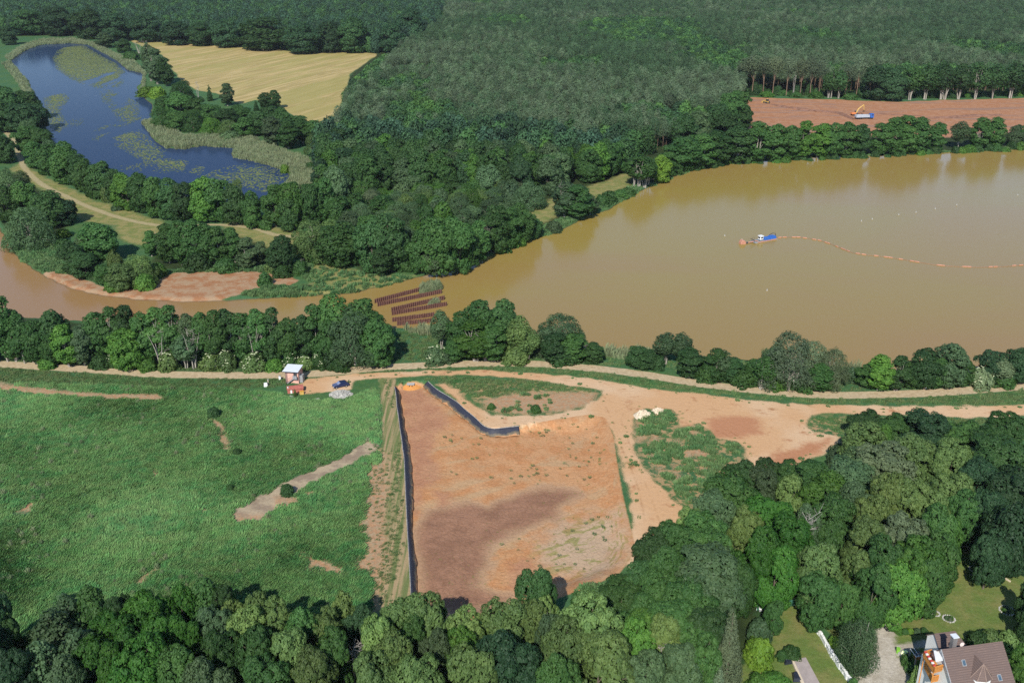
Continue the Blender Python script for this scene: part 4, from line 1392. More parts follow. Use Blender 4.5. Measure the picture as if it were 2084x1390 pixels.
# the pine forest: fills the plain behind the lake, with drifts of broadleaf trees in it
PINEF = PL([(652, 310), (690, 272), (704, 238), (718, 196), (768, 152), (850, 102), (900, 62), (905, -10), (900, -60), (850, -97), (2600, -97), (2400, 188), (2084, 186), (1840, 190), (1700, 188), (1518, 186), (1500, 250), (1440, 285), (1380, 305), (1280, 326), (1150, 322), (1000, 296), (850, 298), (720, 298)])
FARW = PL([(-500, 15), (-100, 78), (130, 70), (250, 78), (440, 90), (600, 104), (770, 109), (850, 96), (900, 58), (905, -10), (900, -60), (850, -97), (-900, -97)])
rg = np.random.RandomState(12)
def polar_fill(poly, s0, seed):
    """trees set ever wider apart with distance"""
    r = np.random.RandomState(seed); xs = []; ys = []
    y = poly[:, 1].min()
    while y < min(poly[:, 1].max(), 3600):
        s = s0 * max(1.0, (y / 1150.0) ** 0.75)
        x = np.arange(-0.62 * y - 40, 0.62 * y + 40, s)
        xs.append(x + r.uniform(-0.46, 0.46, len(x)) * s); ys.append(y + r.uniform(-0.46, 0.46, len(x)) * s)
        y += s * 0.9
    X = np.concatenate(xs); Y = np.concatenate(ys)
    m = sd_poly(X, Y, poly, 40) > 0
    return X[m], Y[m]
fx, fy = polar_fill(PINEF, 5.4, 3)
def blob(cx, cy, rx, ry):
    """distance measure to a patch given by photograph pixels"""
    a = P(cx, cy)[:2]; w_ = rx * depth_at(P(cx, cy)) / FPX; d_ = abs(P(cx, cy - ry)[1] - P(cx, cy + ry)[1]) / 2
    return ((fx - a[0]) / w_) ** 2 + ((fy - a[1]) / d_) ** 2
patch = np.minimum.reduce([blob(862, 262, 85, 24), blob(1300, 78, 130, 24), blob(1400, 110, 60, 20), blob(2030, 130, 70, 26), blob(1460, 150, 70, 28), blob(1850, 175, 260, 10), blob(1030, 64, 60, 10), blob(1230, 12, 60, 10), blob(1660, 95, 50, 14), blob(740, 180, 34, 40), blob(1390, 280, 60, 22), blob(1280, 318, 80, 16), blob(960, 300, 300, 8)])
nz = fbm(fx * 0.012, fy * 0.012, 3); nz2 = fbm(fx * 0.05 + 9, fy * 0.05, 2)
isb = (patch + (nz2 - 0.5) * 0.9 < 1.0) | ((nz > 0.66) & (nz2 > 0.5)) | (rg.rand(len(fx)) < 0.015)
scl = np.maximum(1.0, (fy / 1150.0) ** 0.75)
pm = ~isb
px_, py_ = fx[pm], fy[pm]; ps = scl[pm]
order = np.argsort(np.hypot(px_, py_)); vis = [i for i in order if -60 < px_of(np.array([px_[i], py_[i], 15]))[0] < 2144]
near = set(vis[:270])
PCOL = [(0.050, 0.102, 0.045), (0.062, 0.116, 0.054), (0.076, 0.130, 0.064), (0.092, 0.146, 0.076), (0.104, 0.154, 0.086)]
for i in vis[:270]:
    k = RT.randrange(5); o = link('pine_tree', PINEM[k], None, (px_[i], py_[i], -0.2), RT.uniform(0, 6.28))
    s_ = RT.uniform(0.66, 1.08); o.scale = (s_, s_, RT.uniform(0.66, 0.98)); o.color = (*PCOL[k], 1)
    tag(o, 'grey green pine in the nearest ranks of the dense pine forest', 'tree', 'pines at the near side of the forest')
rest = np.array([i for i in range(len(px_)) if i not in near])
sr = ps[rest]
hn = fbm(px_[rest] * 0.02, py_[rest] * 0.02, 3)
scatter('pine_forest', np.stack([px_[rest], py_[rest], np.full(len(rest), -0.2)], 1), [(m_, c_) for m_, c_ in zip(PINEM, PCOL)], rg.rand(len(rest)) * 6.28,
        np.stack([sr * rg.uniform(0.74, 1.14, len(rest))] * 2 + [(0.58 + 0.48 * hn) * rg.uniform(0.78, 1.18, len(rest))], 1), np.clip(((fbm(px_[rest] * 0.009, py_[rest] * 0.006, 4) - 0.5) * 1.9 + 0.42 + (rg.rand(len(rest)) - 0.5) * 0.85) * 5, 0, 4).astype(int),
        'dense grey green pine forest filling the land behind the lake', 'forest')
qx, qy = fx[isb], fy[isb]; keep = rg.rand(len(qx)) < 0.5; qx, qy = qx[keep], qy[keep]
gx_, gy_ = polar_fill(FARW, 8.2, 8)
n_a = len(qx); ax_ = np.concatenate([qx, gx_, [a for a, b in belt_far]]); ay_ = np.concatenate([qy, gy_, [b for a, b in belt_far]])
n = len(ax_); sca = np.maximum(1, (ay_ / 1150) ** 0.7)
hh = np.where(np.arange(n) < n_a, rg.uniform(0.85, 1.15, n), rg.uniform(1.1, 1.55, n))
FCOL = [(0.046, 0.115, 0.034), (0.036, 0.088, 0.038), (0.062, 0.145, 0.036), (0.034, 0.082, 0.046)]
ixw = np.where(np.arange(n) < n_a, rg.choice([0, 0, 1, 2], n), rg.choice([0, 1, 1, 3, 3], n))
scatter('broadleaf_woodland', np.stack([ax_, ay_, np.full(n, -0.2)], 1), list(zip(FARB, FCOL)), rg.rand(n) * 6.28, np.stack([sca * rg.uniform(0.8, 1.2, n)] * 2 + [hh], 1), ixw,
        'dark broadleaf woodland mixed through and beside the distant pines', 'woodland')
# ------------------------------------------------------------------ grasses, reeds, lily pads
def grassmat(name, c1, c2, tip, rand=0.22):
    b = NT(name); oi = b.n('ShaderNodeObjectInfo'); p = b.pos()
    n = b.mr(b.noise(p, 0.09, 4, 0.6), 0.38, 0.62); n2 = b.mr(b.noise(p, 0.5, 3), 0.4, 0.64)
    c = b.mix(n, c1, c2); n3 = b.mr(b.noise(b.aniso(p, -0.42, (0.035, 0.20, 1)), 1.0, 5, 0.6, 0.6), 0.44, 0.66); c = b.mix(b.math('MULTIPLY', n3, 0.75), c, b.mix(0.5, c2, tip)); c = b.mix(b.math('MULTIPLY', n2, 0.5), c, tip)
    k = b.math('MULTIPLY', b.mr(b.attr('tint').outputs['Fac'], 0, 1, 0.65, 1.4, False), b.mr(oi.outputs['Random'], 0, 1, 1 - rand, 1 + rand, False))
    cm = b.n('ShaderNodeVectorMath', operation='SCALE'); b.l(c, cm.inputs[0]); b.l(k, cm.inputs['Scale'])
    b.set(cm.outputs[0], 0.6, 0.2)
    tr = b.n('ShaderNodeBsdfTranslucent'); b.l(cm.outputs[0], tr.inputs['Color'])
    mx = b.n('ShaderNodeMixShader'); mx.inputs[0].default_value = 0.3
    b.l(b.bsdf.outputs[0], mx.inputs[1]); b.l(tr.outputs[0], mx.inputs[2]); b.l(mx.outputs[0], b.out.inputs['Surface'])
    return b.m
def tuft_mesh(name, seed, n, rad, h, wid, lean, m, wind=(0.0, 0.0)):
    r = np.random.RandomState(seed)
    a = r.rand(n) * 6.28; q = rad * np.sqrt(r.rand(n)); bx = q * np.cos(a); by = q * np.sin(a)
    hh = h * r.uniform(0.55, 1.15, n) * (1.1 - 0.5 * (q / rad) ** 2); d = (r.rand(n) * 6.28 if wind[0] < 0.4 else math.atan2(wind[1], wind[0]) + math.pi / 2 + r.normal(size=n) * 0.45); ww = wid * r.uniform(0.6, 1.3, n)
    tx = bx + np.cos(a) * lean * hh * r.rand(n) + r.normal(size=n) * 0.12 * hh + wind[0] * hh; ty = by + np.sin(a) * lean * hh * r.rand(n) + r.normal(size=n) * 0.12 * hh + wind[1] * hh
    V = np.stack([np.stack([bx - np.cos(d) * ww, by - np.sin(d) * ww, np.full(n, -0.12)], 1), np.stack([bx + np.cos(d) * ww, by + np.sin(d) * ww, np.full(n, -0.12)], 1),
                  np.stack([tx + np.cos(d) * ww * 0.5, ty + np.sin(d) * ww * 0.5, hh], 1), np.stack([tx - np.cos(d) * ww * 0.5, ty - np.sin(d) * ww * 0.5, hh * 0.96], 1)], 1)
    me = np_mesh(name, V.reshape(-1, 3), np.arange(4 * n).reshape(n, 4), [m]); fattr(me, 'tint', np.clip(r.normal(0.5, 0.22, n), 0, 1), 'FACE')
    return me
MEADM = grassmat('meadow_grass', (0.074, 0.222, 0.068), (0.112, 0.250, 0.074), (0.185, 0.272, 0.095))
BANKM = grassmat('bank_grass', (0.075, 0.180, 0.058), (0.125, 0.205, 0.070), (0.20, 0.225, 0.10))
HERBM = grassmat('tall_herbs', (0.070, 0.175, 0.066), (0.105, 0.205, 0.072), (0.17, 0.24, 0.10))
REEDM = grassmat('reed', (0.17, 0.235, 0.115), (0.23, 0.28, 0.15), (0.30, 0.31, 0.18))
TM = [tuft_mesh('meadow_tuft', 40 + i, 60, 0.8, 0.42, 0.06, 0.6, MEADM, (0.75, 0.7)) for i in range(4)]
TB = [tuft_mesh('bank_tuft', 50 + i, 30, 0.6, 0.42, 0.06, 0.5, BANKM, (0.2, 0.1)) for i in range(4)]
TH = [tuft_mesh('herb_tuft', 60 + i, 60, 0.9, 0.95, 0.13, 0.6, HERBM) for i in range(4)]
TR = [tuft_mesh('reed_tuft', 70 + i, 34, 0.8, 2.0, 0.10, 0.15, REEDM) for i in range(4)]
rgr = np.random.RandomState(31)
def sample(poly, dens):
    lo = poly.min(0); hi = poly.max(0); n = int((hi - lo).prod() * dens)
    X = rgr.uniform(lo[0], hi[0], n); Y = rgr.uniform(lo[1], hi[1], n); m = sd_poly(X, Y, poly, 1) > 0
    return X[m], Y[m]
BARE = ('scrape', 'trail', 'dirt', 'gravel', 'drive', 'rim', 'lake', 'pond', 'pit', 'bar')
def tufts(name, polys, protos, label, smin, smax, avoid=BARE, extra=None, dens=1.0, zsc=(0.7, 1.2), margin=0.3):
    xs, ys = zip(*[sample(p, d) for p, d in polys]); X = np.concatenate(xs); Y = np.concatenate(ys)
    F = field(X, Y); ok = np.ones(len(X), bool)
    for k in avoid: ok &= F[k] + (rgr.rand(len(X)) - 0.5) * 1.4 < margin - 0.6
    if extra is not None: ok &= extra(X, Y, F)
    X = X[ok]; Y = Y[ok]; Z = height(X, Y); n = len(X)
    s = rgr.uniform(smin, smax, n)
    scatter(name, np.stack([X, Y, np.maximum(Z, WL - 0.2)], 1), [(m, None) for m in protos], rgr.rand(n) * 0.7 - 0.35 + (fbm(X * 0.04, Y * 0.04, 2) - 0.5) * 2.5, np.stack([s, s, s * rgr.uniform(*zsc, n)], 1), rgr.randint(0, len(protos), n), label, 'grass')
MEADP = PL([(-120, 778), (200, 782), (420, 788), (560, 796), (610, 815), (700, 814), (776, 780), (779, 900), (772, 1020), (765, 1120), (760, 1255), (620, 1300), (0, 1330), (-150, 1350)])
tufts('meadow_grass', [(MEADP, 2.6)], TM, 'tall lush green meadow grass bending in the wind', 0.7, 1.5,
      extra=lambda X, Y, F: (F['dike'] < 0.2) & ~((vnoise(X * 0.5, Y * 0.5) > 0.86)))
tufts('meadow_herbs', [(MEADP, 0.16)], TH, 'clumps of darker herbs standing in the green meadow', 0.35, 0.9, extra=lambda X, Y, F: (F['dike'] < 0.2) & (fbm(X * 0.09, Y * 0.09, 3) > 0.54), zsc=(0.4, 0.7))
tufts('pale_grass', [(MEADP, 0.35)], [TB[0], TB[1], TR[0]], 'paler seeding grasses drifting through the green meadow', 0.3, 0.75, extra=lambda X, Y, F: (F['dike'] < 0.2) & (fbm(X * 0.13 + 7, Y * 0.06, 4) > 0.53), zsc=(0.5, 0.9))
ROADSIDE = [(PL([(-120, 722), (300, 744), (620, 752), (800, 738), (1080, 730), (1240, 740), (1420, 768), (1600, 788), (1800, 792), (2000, 781), (2150, 772), (2150, 826), (1760, 828), (1540, 817), (1330, 792), (1160, 767), (960, 755), (800, 759), (640, 774), (560, 792), (300, 800), (-120, 790)]), 2.2),
    (PL([(800, 775), (900, 764), (1060, 770), (1160, 782), (1222, 796), (1205, 802), (1100, 800), (1010, 812), (960, 812), (900, 784), (866, 778), (842, 776), (812, 786)]), 2.4),
    (PL([(1640, 846), (1760, 847), (2150, 850), (2150, 900), (1800, 900), (1700, 884)]), 2.2), (PL([(800, 668), (900, 676), (1000, 700), (1250, 715), (1300, 720), (1300, 750), (1000, 740), (800, 745)]), 1.6), (PL([(1290, 720), (1740, 748), (2120, 757), (2120, 790), (1700, 798), (1400, 775)]), 1.2)]
tufts('verge_grass', ROADSIDE, TB, 'rough green verge grass along the gravel road and the dirt road', 0.5, 1.2, margin=0.0)
MOUND = [(PL([(1290, 836), (1330, 830), (1362, 832), (1378, 842), (1384, 868), (1430, 868), (1460, 890), (1466, 920), (1480, 940), (1470, 970), (1440, 1000), (1400, 1035), (1360, 990), (1310, 930), (1288, 890)]), 1.5),
    (PL([(1466, 905), (1500, 895), (1522, 940), (1490, 965), (1465, 945)]), 1.2), (PL([(1055, 800), (1120, 800), (1140, 835), (1080, 846), (1010, 842), (1040, 825)]), 0.5), (PL([(1205, 858), (1222, 850), (1240, 880), (1222, 890)]), 1.2),
    (PL([(1264, 1005), (1278, 1010), (1290, 1090), (1286, 1108), (1268, 1060)]), 1.6), (PL([(1240, 880), (1256, 890), (1270, 965), (1262, 985), (1246, 930)]), 0.5), (PL([(1300, 930), (1318, 960), (1335, 1000), (1326, 1000), (1305, 960)]), 0.5), (PL([(1170, 1195), (1262, 1165), (1290, 1160), (1260, 1230), (1150, 1235)]), 1.3)]
tufts('mound_herbs', MOUND, TH, 'dark green weeds overgrowing the low soil mounds beside the sandy yard', 0.5, 1.1, avoid=('gravel',), extra=lambda X, Y, F: (fbm(X * 0.3, Y * 0.3, 4) > 0.48), zsc=(0.5, 1.1))
INNER = [(PL([(20, 500), (60, 500), (150, 500), (300, 540), (330, 560), (220, 585), (150, 560), (90, 556), (40, 530)]), 1.3), (PL([(330, 555), (420, 540), (560, 545), (620, 560), (560, 556), (360, 556)]), 1.6), (PL([(560, 545), (640, 540), (760, 560), (850, 560), (900, 550), (740, 592), (600, 603), (480, 606), (500, 592), (640, 580)]), 0.9),
    (PL([(900, 560), (1000, 520), (1100, 486), (1150, 470), (1160, 455), (1290, 400), (1310, 380), (1290, 376), (1210, 412), (1140, 444), (1060, 480), (960, 530)]), 0.8), (PL([(520, 583), (560, 580), (600, 581), (594, 589), (515, 589)]), 1.0),
    (PL([(1310, 378), (1400, 346), (1560, 325), (1800, 311), (2120, 297), (2120, 304), (1800, 318), (1560, 331), (1400, 353), (1320, 386)]), 0.7)]
tufts('bank_herbs', INNER, TH, 'green herbs and sedges on the inner river bank and lake shore', 0.6, 1.3, avoid=('trail',), extra=lambda X, Y, F: (F['lake'] < 0.8) & ((F['dry'] < 0) | (rgr.rand(len(X)) < 0.3)))
tufts('edge_weeds', [(q, 0.35) for q in DIRT], [TB[0], TB[3], TH[1]], 'scattered weeds creeping in along the edges of the sandy yard and dirt road', 0.25, 0.7, avoid=('gravel',), extra=lambda X, Y, F: (F['dirt'] < 1.6) | ((rgr.rand(len(X)) < 0.012) & (fbm(X * 0.1, Y * 0.1, 2) > 0.5)))
WEED = [(PL([(880, 880), (1000, 890), (1200, 860), (1240, 900), (1250, 985), (1150, 985), (1000, 1010), (900, 985)], BD), 0.16), (PL([(960, 1120), (1100, 1080), (1260, 1040), (1280, 1120), (1200, 1175), (1000, 1180)], BD), 0.14)]
tufts('basin_weeds', WEED, [TB[0], TB[2]], 'sparse tiny weeds dotted over the dry orange mud of the basin', 0.25, 0.75, avoid=('gravel',), extra=lambda X, Y, F: fbm(X * 0.12 + 3, Y * 0.12, 3) > 0.5)
tufts('dike_grass', [(DIKE, 2.6), (PL([(735, 900), (790, 900), (790, 1240), (730, 1240)]), 1.4)], TB, 'short dry grass tufts along the crest of the dike', 0.3, 0.7, avoid=('gravel',), extra=lambda X, Y, F: (F['rim'] < -0.3) & (fbm(X * 1.0, Y * 0.06, 2) + 0.5 * (fbm(X * 0.2, Y * 0.2, 2) - 0.5) > 0.46))
REEDP = [(PL([(285, 250), (306, 243), (330, 262), (380, 276), (470, 276), (500, 276), (560, 300), (620, 320), (660, 352), (648, 384), (600, 386), (588, 400), (540, 412), (586, 368), (590, 352), (545, 336), (504, 326), (470, 320), (477, 302), (413, 297), (376, 304), (336, 302), (312, 282)]), 0.75),
    (PL([(5, 120), (40, 96), (81, 82), (150, 79), (200, 90), (240, 112), (270, 120), (300, 150), (296, 190), (284, 185), (289, 150), (258, 142), (238, 124), (210, 108), (180, 92), (144, 89), (81, 92), (50, 104), (22, 124)]), 0.30), (PL([(0, 130), (22, 124), (58, 165), (74, 200), (88, 240), (100, 280), (84, 262), (58, 215), (30, 165)]), 0.3),
    (PL([(800, 664), (900, 670), (960, 682), (930, 690), (840, 684)]), 0.8), (PL([(1215, 708), (1290, 714), (1400, 722), (1310, 728), (1280, 738), (1225, 730)]), 0.9), (PL([(1700, 742), (1760, 748), (1800, 752), (1740, 760)]), 0.8), (PL([(6, 496), (40, 528), (100, 566), (86, 558), (30, 512)]), 0.9),
    (PL([(851, 586), (894, 575), (905, 590), (880, 598), (850, 600)], WL), 6.0), (PL([(866, 622), (895, 613), (900, 622), (868, 630)], WL), 6.0)]
tufts('reeds', REEDP, TR, 'pale green reeds fringing the pond and the lake', 0.7, 1.25, avoid=('trail',), extra=lambda X, Y, F: (F['pond'] < 1.2))
ALGAE = PL([(278, 178), (300, 172), (335, 182), (345, 206), (310, 216), (290, 200)])
# water lilies: thousands of floating leaves in drifts
LILY = [(PL([(118, 98), (170, 92), (206, 112), (240, 130), (260, 150), (255, 168), (244, 178), (200, 182), (150, 168), (112, 142), (104, 118)], WL), 2.6, 0.26), (PL([(85, 195), (132, 190), (146, 200), (126, 226), (142, 255), (122, 272), (104, 268), (88, 238)], WL), 2.2, 0.27),
    (PL([(192, 172), (250, 190), (284, 208), (292, 238), (286, 258), (312, 288), (345, 308), (336, 322), (392, 326), (424, 340), (412, 356), (362, 352), (330, 346), (288, 332), (238, 302), (196, 292), (176, 276), (200, 258), (236, 250), (224, 226), (204, 206)], WL), 1.3, 0.40),
    (PL([(130, 245), (172, 240), (175, 256), (130, 262)], WL), 0.5, 0.44), (PL([(160, 262), (280, 262), (290, 300), (200, 290), (160, 282)], WL), 0.5, 0.52), (PL([(392, 356), (470, 338), (500, 330), (560, 342), (590, 358), (575, 385), (540, 395), (440, 372)], WL), 1.2, 0.45), (PL([(220, 340), (350, 320), (420, 340), (300, 362)], WL), 0.4, 0.52)]
lv = []; lt = []
for poly, dens, thr in LILY:
    X, Y = sample(poly, dens)
    pr_ = np.clip((fbm(X * 0.03, Y * 0.010, 4) + 0.5 * (fbm(X * 0.16, Y * 0.05, 3) - 0.5) - thr) / 0.13, 0, 1) * np.clip(sd_poly(X, Y, poly, 30) / 9.0 + 0.15, 0, 1)
    m = (rgr.rand(len(X)) < pr_) & (sd_poly(X, Y, POND) > 0.5)
    X = X[m]; Y = Y[m]; a = rgr.uniform(0.2, 0.62, len(X)); ph = rgr.rand(len(X)) * 6.28
    lv.append(np.stack([np.stack([X + a * np.cos(ph + k * 1.0472), Y + a * np.sin(ph + k * 1.0472), WL + 0.03 + 0.03 * rgr.rand(len(X))], 1) for k in range(6)], 1)); lt.append(rgr.rand(len(X)))
lv = np.concatenate(lv); lt = np.concatenate(lt)
lme = np_mesh('lily_pads', lv.reshape(-1, 3), np.arange(lv.shape[0] * 6).reshape(-1, 6))
fattr(lme, 'tint', lt, 'FACE')
b = NT('lily_leaf'); b.set(b.mix(b.attr('tint').outputs['Fac'], (0.105, 0.160, 0.045), (0.205, 0.215, 0.075)), 0.7, 0.1); lme.materials.append(b.m)
tag(link('lily_pads', lme), 'drifts of olive water lily leaves floating on the blue pond', 'water lilies', kind='stuff')

# ------------------------------------------------------------------ labels for every tree: what it looks like, then where it stands
def write_labels():
    from collections import defaultdict
    rows = defaultdict(list)
    for t in TREES: rows[(t[0], KWORD[t[4]][0])].append(t)
    for (row, kw), L in rows.items():
        L.sort(key=lambda t: t[1])
        hs = sorted(t[6] for t in L)
        for i, (_, px, py, root, kind, tone, h, w_, lab, grp) in enumerate(L):
            if not lab:
                same = [t for t in L if t[5] == tone and not t[8]]
                k = [t[3] for t in same].index(root)
                bare = kind in ('dead_tree', 'pale_stems', 'elder')
                nm = kw if bare else TWORD[tone] + ' ' + kw
                if bare:
                    same = [t for t in L if not t[8]]; k = [t[3] for t in same].index(root)
                o = ('%d%s' % (k + 1, 'th' if 10 < (k + 1) % 100 < 14 else {1: 'st', 2: 'nd', 3: 'rd'}.get((k + 1) % 10, 'th')))
                n_ = len(same)
                size = 'tall ' if h > 13 else ('small ' if h < 4.5 and kw != 'bush' else '')
                lab = ('%s%s %s' % (size, nm, row)) if n_ == 1 else ('leftmost %s %s' % (nm, row) if k == 0 else ('rightmost %s %s' % (nm, row) if k == n_ - 1 else '%s %s from left %s' % (o, nm, row)))
            if len(lab.split()) > 16: lab = ' '.join(lab.split()[:16])
            tag(root, lab, KWORD[kind][1], grp or (kw + 's ' + row))
# ------------------------------------------------------------------ built things
WHITE = mat('white_paint', (0.74, 0.74, 0.72), 0.5, var=0.05); PINK = mat('pink_render', (0.62, 0.36, 0.29), 0.85, var=0.08); METALW = mat('pale_sheet_metal', (0.62, 0.66, 0.70), 0.35, 0.5, var=0.05)
DARKM = mat('dark_steel', (0.05, 0.05, 0.055), 0.5, 0.4); GREYM = mat('grey_steel', (0.25, 0.26, 0.27), 0.5, 0.4); REDT = mat('faded_red_roof', (0.36, 0.115, 0.085), 0.7, var=0.15)
REDW = mat('red_wall', (0.40, 0.13, 0.10), 0.75, var=0.12); YEL = mat('machine_yellow', (0.52, 0.33, 0.09), 0.5, 0.4); ORG = mat('machine_orange', (0.58, 0.20, 0.07), 0.5, 0.4); BLUE = mat('blue_paint', (0.03, 0.12, 0.42), 0.4, 0.5)
CARB = mat('car_dark_blue', (0.016, 0.026, 0.075), 0.22, 0.6, var=0.05); GLASS = mat('dark_glass', (0.02, 0.025, 0.035), 0.08, 0.8, var=0.02); TYRE = mat('tyre', (0.02, 0.02, 0.02), 0.9, 0.1)
RUST = mat('rusty_steel', (0.125, 0.062, 0.050), 0.8, 0.2, var=0.35, scale=3); CONC = mat('concrete', (0.40, 0.39, 0.37), 0.9, var=0.15); STONE = mat('grey_rubble', (0.34, 0.33, 0.30), 0.95, var=0.3, scale=2)
PALESAND = mat('pale_sand_heap', (0.56, 0.47, 0.35), 0.95, 0.05, var=0.1, scale=3); FLOATR = mat('float_red', (0.44, 0.21, 0.14), 0.5, 0.4, var=0.1); BROWNR = mat('brown_roof', (0.140, 0.098, 0.084), 0.75, var=0.07, scale=6)
WOODO = mat('orange_wood', (0.52, 0.22, 0.055), 0.6, var=0.15, scale=4); WOODB = mat('brown_wood', (0.16, 0.09, 0.055), 0.8); LIN = mat('black_liner', (0.026, 0.029, 0.040), 0.55, 0.3, var=0.3, c2=(0.085, 0.075, 0.058), scale=0.5); SKYL = mat('skylight_glass', (0.06, 0.10, 0.14), 0.15, 0.7)
GREENF = mat('green_fence', (0.04, 0.13, 0.09), 0.6); TERR = mat('terrace_grey', (0.34, 0.29, 0.27), 0.9, var=0.1); TARP = mat('black_tarp', (0.022, 0.026, 0.04), 0.45, 0.4)
def yaw_of(a, b): return math.atan2(b[1] - a[1], b[0] - a[0])
def gz(p, off=0.0): return (float(p[0]), float(p[1]), float(zat(p[0], p[1])[0]) + off)

# pump house: pink cube under a pale sheet-metal roof, steel stair across its front
o = P(582.5, 779); yw = math.radians(-9)
t = thing('pump_house', 'small pink pump house with pale flat metal roof and outside steel stair', 'building', gz(o), yw)
MB().box((1.75, 1.6, 1.55), (3.5, 3.2, 3.3)).build('wall', PINK, t)
mb = MB(); mb.slab([(-0.5, -0.7, 3.55), (3.75, -0.7, 3.55), (3.75, 3.3, 3.95), (-0.5, 3.3, 3.95)], 0.12)
rf = mb.build('roof', METALW, t); MB().box((1.7, -0.72, 3.44), (4.1, 0.08, 0.16)).build('gutter', DARKM, rf)
MB().slab([(0.5, -0.75, 0.15), (0.5, -0.15, 0.15), (2.35, -0.15, 1.62), (2.35, -0.75, 1.62)], 0.12).build('stair', GREYM, t)
MB().box((2.85, -0.5, 1.6), (1.1, 1.0, 0.12)).box((2.85, -0.95, 2.1), (1.1, 0.05, 0.9)).build('landing', GREYM, t)
MB().tube([(0.45, -0.78, 0.95), (2.3, -0.78, 2.5), (3.4, -0.98, 2.6)], 0.04).tube([(0.45, -0.78, 0.1), (0.45, -0.78, 0.95)], 0.03).build('railing', DARKM, t)
for x in (0.15, 0.42): MB().cyl((x, -0.45, -0.2), (x, -0.45, 3.5), 0.06).build('post', DARKM, t)
MB().box((2.7, -0.03, 2.55), (0.95, 0.06, 1.7)).build('door', DARKM, t)
MB().box((3.95, 1.4, 0.9), (0.8, 1.4, 2.2)).build('annex', GREYM, t)
t = thing('switch_cabinet', 'white box cabinet left of the pink pump house', 'cabinet', gz(P(570, 773)))
MB().box((0, 0, 0.5), (0.55, 0.4, 1.2)).build('cabinet', WHITE, t, bevel=0.03); MB().box((0, 0, 1.14), (0.66, 0.5, 0.07)).build('lid', GREYM, t)
t = thing('water_tank', 'white square tank with dark valve standing in the meadow edge left of the pump house', 'tank', gz(P(541, 786)), 0.3)
MB().box((0, 0, 0.45), (1.0, 0.8, 1.0), top=(0.85, 0.85)).build('tank', WHITE, t, bevel=0.06); MB().cyl((0.62, 0, -0.1), (0.62, 0, 1.0), 0.14).build('valve', DARKM, t)
t = thing('marker_post', 'short pale post beside the white tank', 'post', gz(P(546, 781))); MB().cyl((0, 0, -0.2), (0, 0, 1.1), 0.13, 8).build('shaft', PALESAND, t); MB().cyl((0, 0, 1.1), (0, 0, 1.25), 0.2, 8).build('cap', CONC, t)
# red hut
a, b_ = P(585.5, 801), P(617.5, 799); t = thing('red_hut', 'low red hut with faded red roof below the pump house', 'hut', gz(a), yaw_of(a, b_) + 0.10); w_ = float(np.linalg.norm(b_ - a))
MB().box((w_ / 2, 1.0, 0.45), (w_, 2.0, 1.3)).build('wall', REDW, t)
MB().slab([(-0.12, -0.2, 1.12), (w_ + 0.12, -0.2, 1.12), (w_ + 0.12, 1.2, 1.55), (-0.12, 1.2, 1.55)], 0.1).slab([(-0.12, 1.2, 1.55), (w_ + 0.12, 1.2, 1.55), (w_ + 0.12, 2.2, 1.25), (-0.12, 2.2, 1.25)], 0.1).build('roof', REDT, t)
d_ = MB().box((0.95, -0.03, 0.45), (0.42, 0.06, 1.15)).build('door', WHITE, t); MB().box((1.08, -0.08, 0.5), (0.05, 0.05, 0.14)).build('handle', DARKM, d_)
MB().cyl((0.2, 0.5, 1.2), (0.2, 0.5, 1.75), 0.12, 8).build('vent', WHITE, t)
t = thing('yellow_crate', 'yellow box at the right front corner of the red hut', 'crate', gz(P(614.5, 802)), 0.2); MB().box((0, 0, 0.35), (1.0, 0.6, 0.95)).build('body', YEL, t, bevel=0.04); MB().box((0, 0, 0.86), (1.08, 0.68, 0.07)).build('lid', mat('lid_orange', (0.6, 0.28, 0.04)), t)
T('beside the red hut', 'conifer', 601, 806, 792, 8, 'yellowish', 'narrow yellow green shrub in front of the red hut')

# parked car
a, b_ = P(706, 784.5), P(680, 789.5); yw = yaw_of(a, b_); c_ = (a + b_) / 2
t = thing('parked_car', 'dark blue car with sky-tinted windscreen parked on the dirt yard', 'car', gz(c_), yw)
prof = [(-2.05, 0.35), (-2.1, 0.75), (-1.95, 0.98), (-1.5, 1.05), (0.75, 0.98), (1.85, 0.80), (2.1, 0.62), (2.1, 0.35)]
MB().xprism(prof, -0.86, 0.86).build('body', CARB, t, bevel=0.05)
MB().xprism([(-1.9, 1.0), (-1.35, 1.46), (0.15, 1.48), (0.9, 0.98)], -0.74, 0.74).build('cabin', CARB, t, bevel=0.06)
wsm = mat('windscreen', (0.20, 0.25, 0.40), 0.10, 0.9)  # pale lavender base colour imitates sky mirrored in the glass
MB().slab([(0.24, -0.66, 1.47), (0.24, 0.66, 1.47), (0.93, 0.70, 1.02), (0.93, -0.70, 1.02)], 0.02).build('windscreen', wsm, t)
MB().slab([(-1.42, -0.64, 1.46), (-1.42, 0.64, 1.46), (-1.93, 0.66, 1.06), (-1.93, -0.66, 1.06)], 0.02).build('rear_window', GLASS, t)
MB().slab([(0.95, -0.8, 1.0), (0.95, 0.8, 1.0), (1.95, 0.76, 0.83), (1.95, -0.76, 0.83)], 0.03).build('bonnet', mat('bonnet_sky_tint', (0.10, 0.13, 0.25), 0.15, 0.9), t)  # same dark paint as the body; sky reflection painted in as paler blue
for sx in (-1.3, 1.3):
    for sy in (-0.82, 0.82):
        wh = MB().cyl((sx, sy - 0.1, 0.32), (sx, sy + 0.1, 0.32), 0.32, 14).build('wheel', TYRE, t); MB().cyl((sx, sy - 0.11, 0.32), (sx, sy + 0.11, 0.32), 0.18, 10).build('rim', GREYM, wh)
for sy in (-0.6, 0.6): MB().box((2.09, sy, 0.66), (0.06, 0.34, 0.14)).build('headlight', WHITE, t)

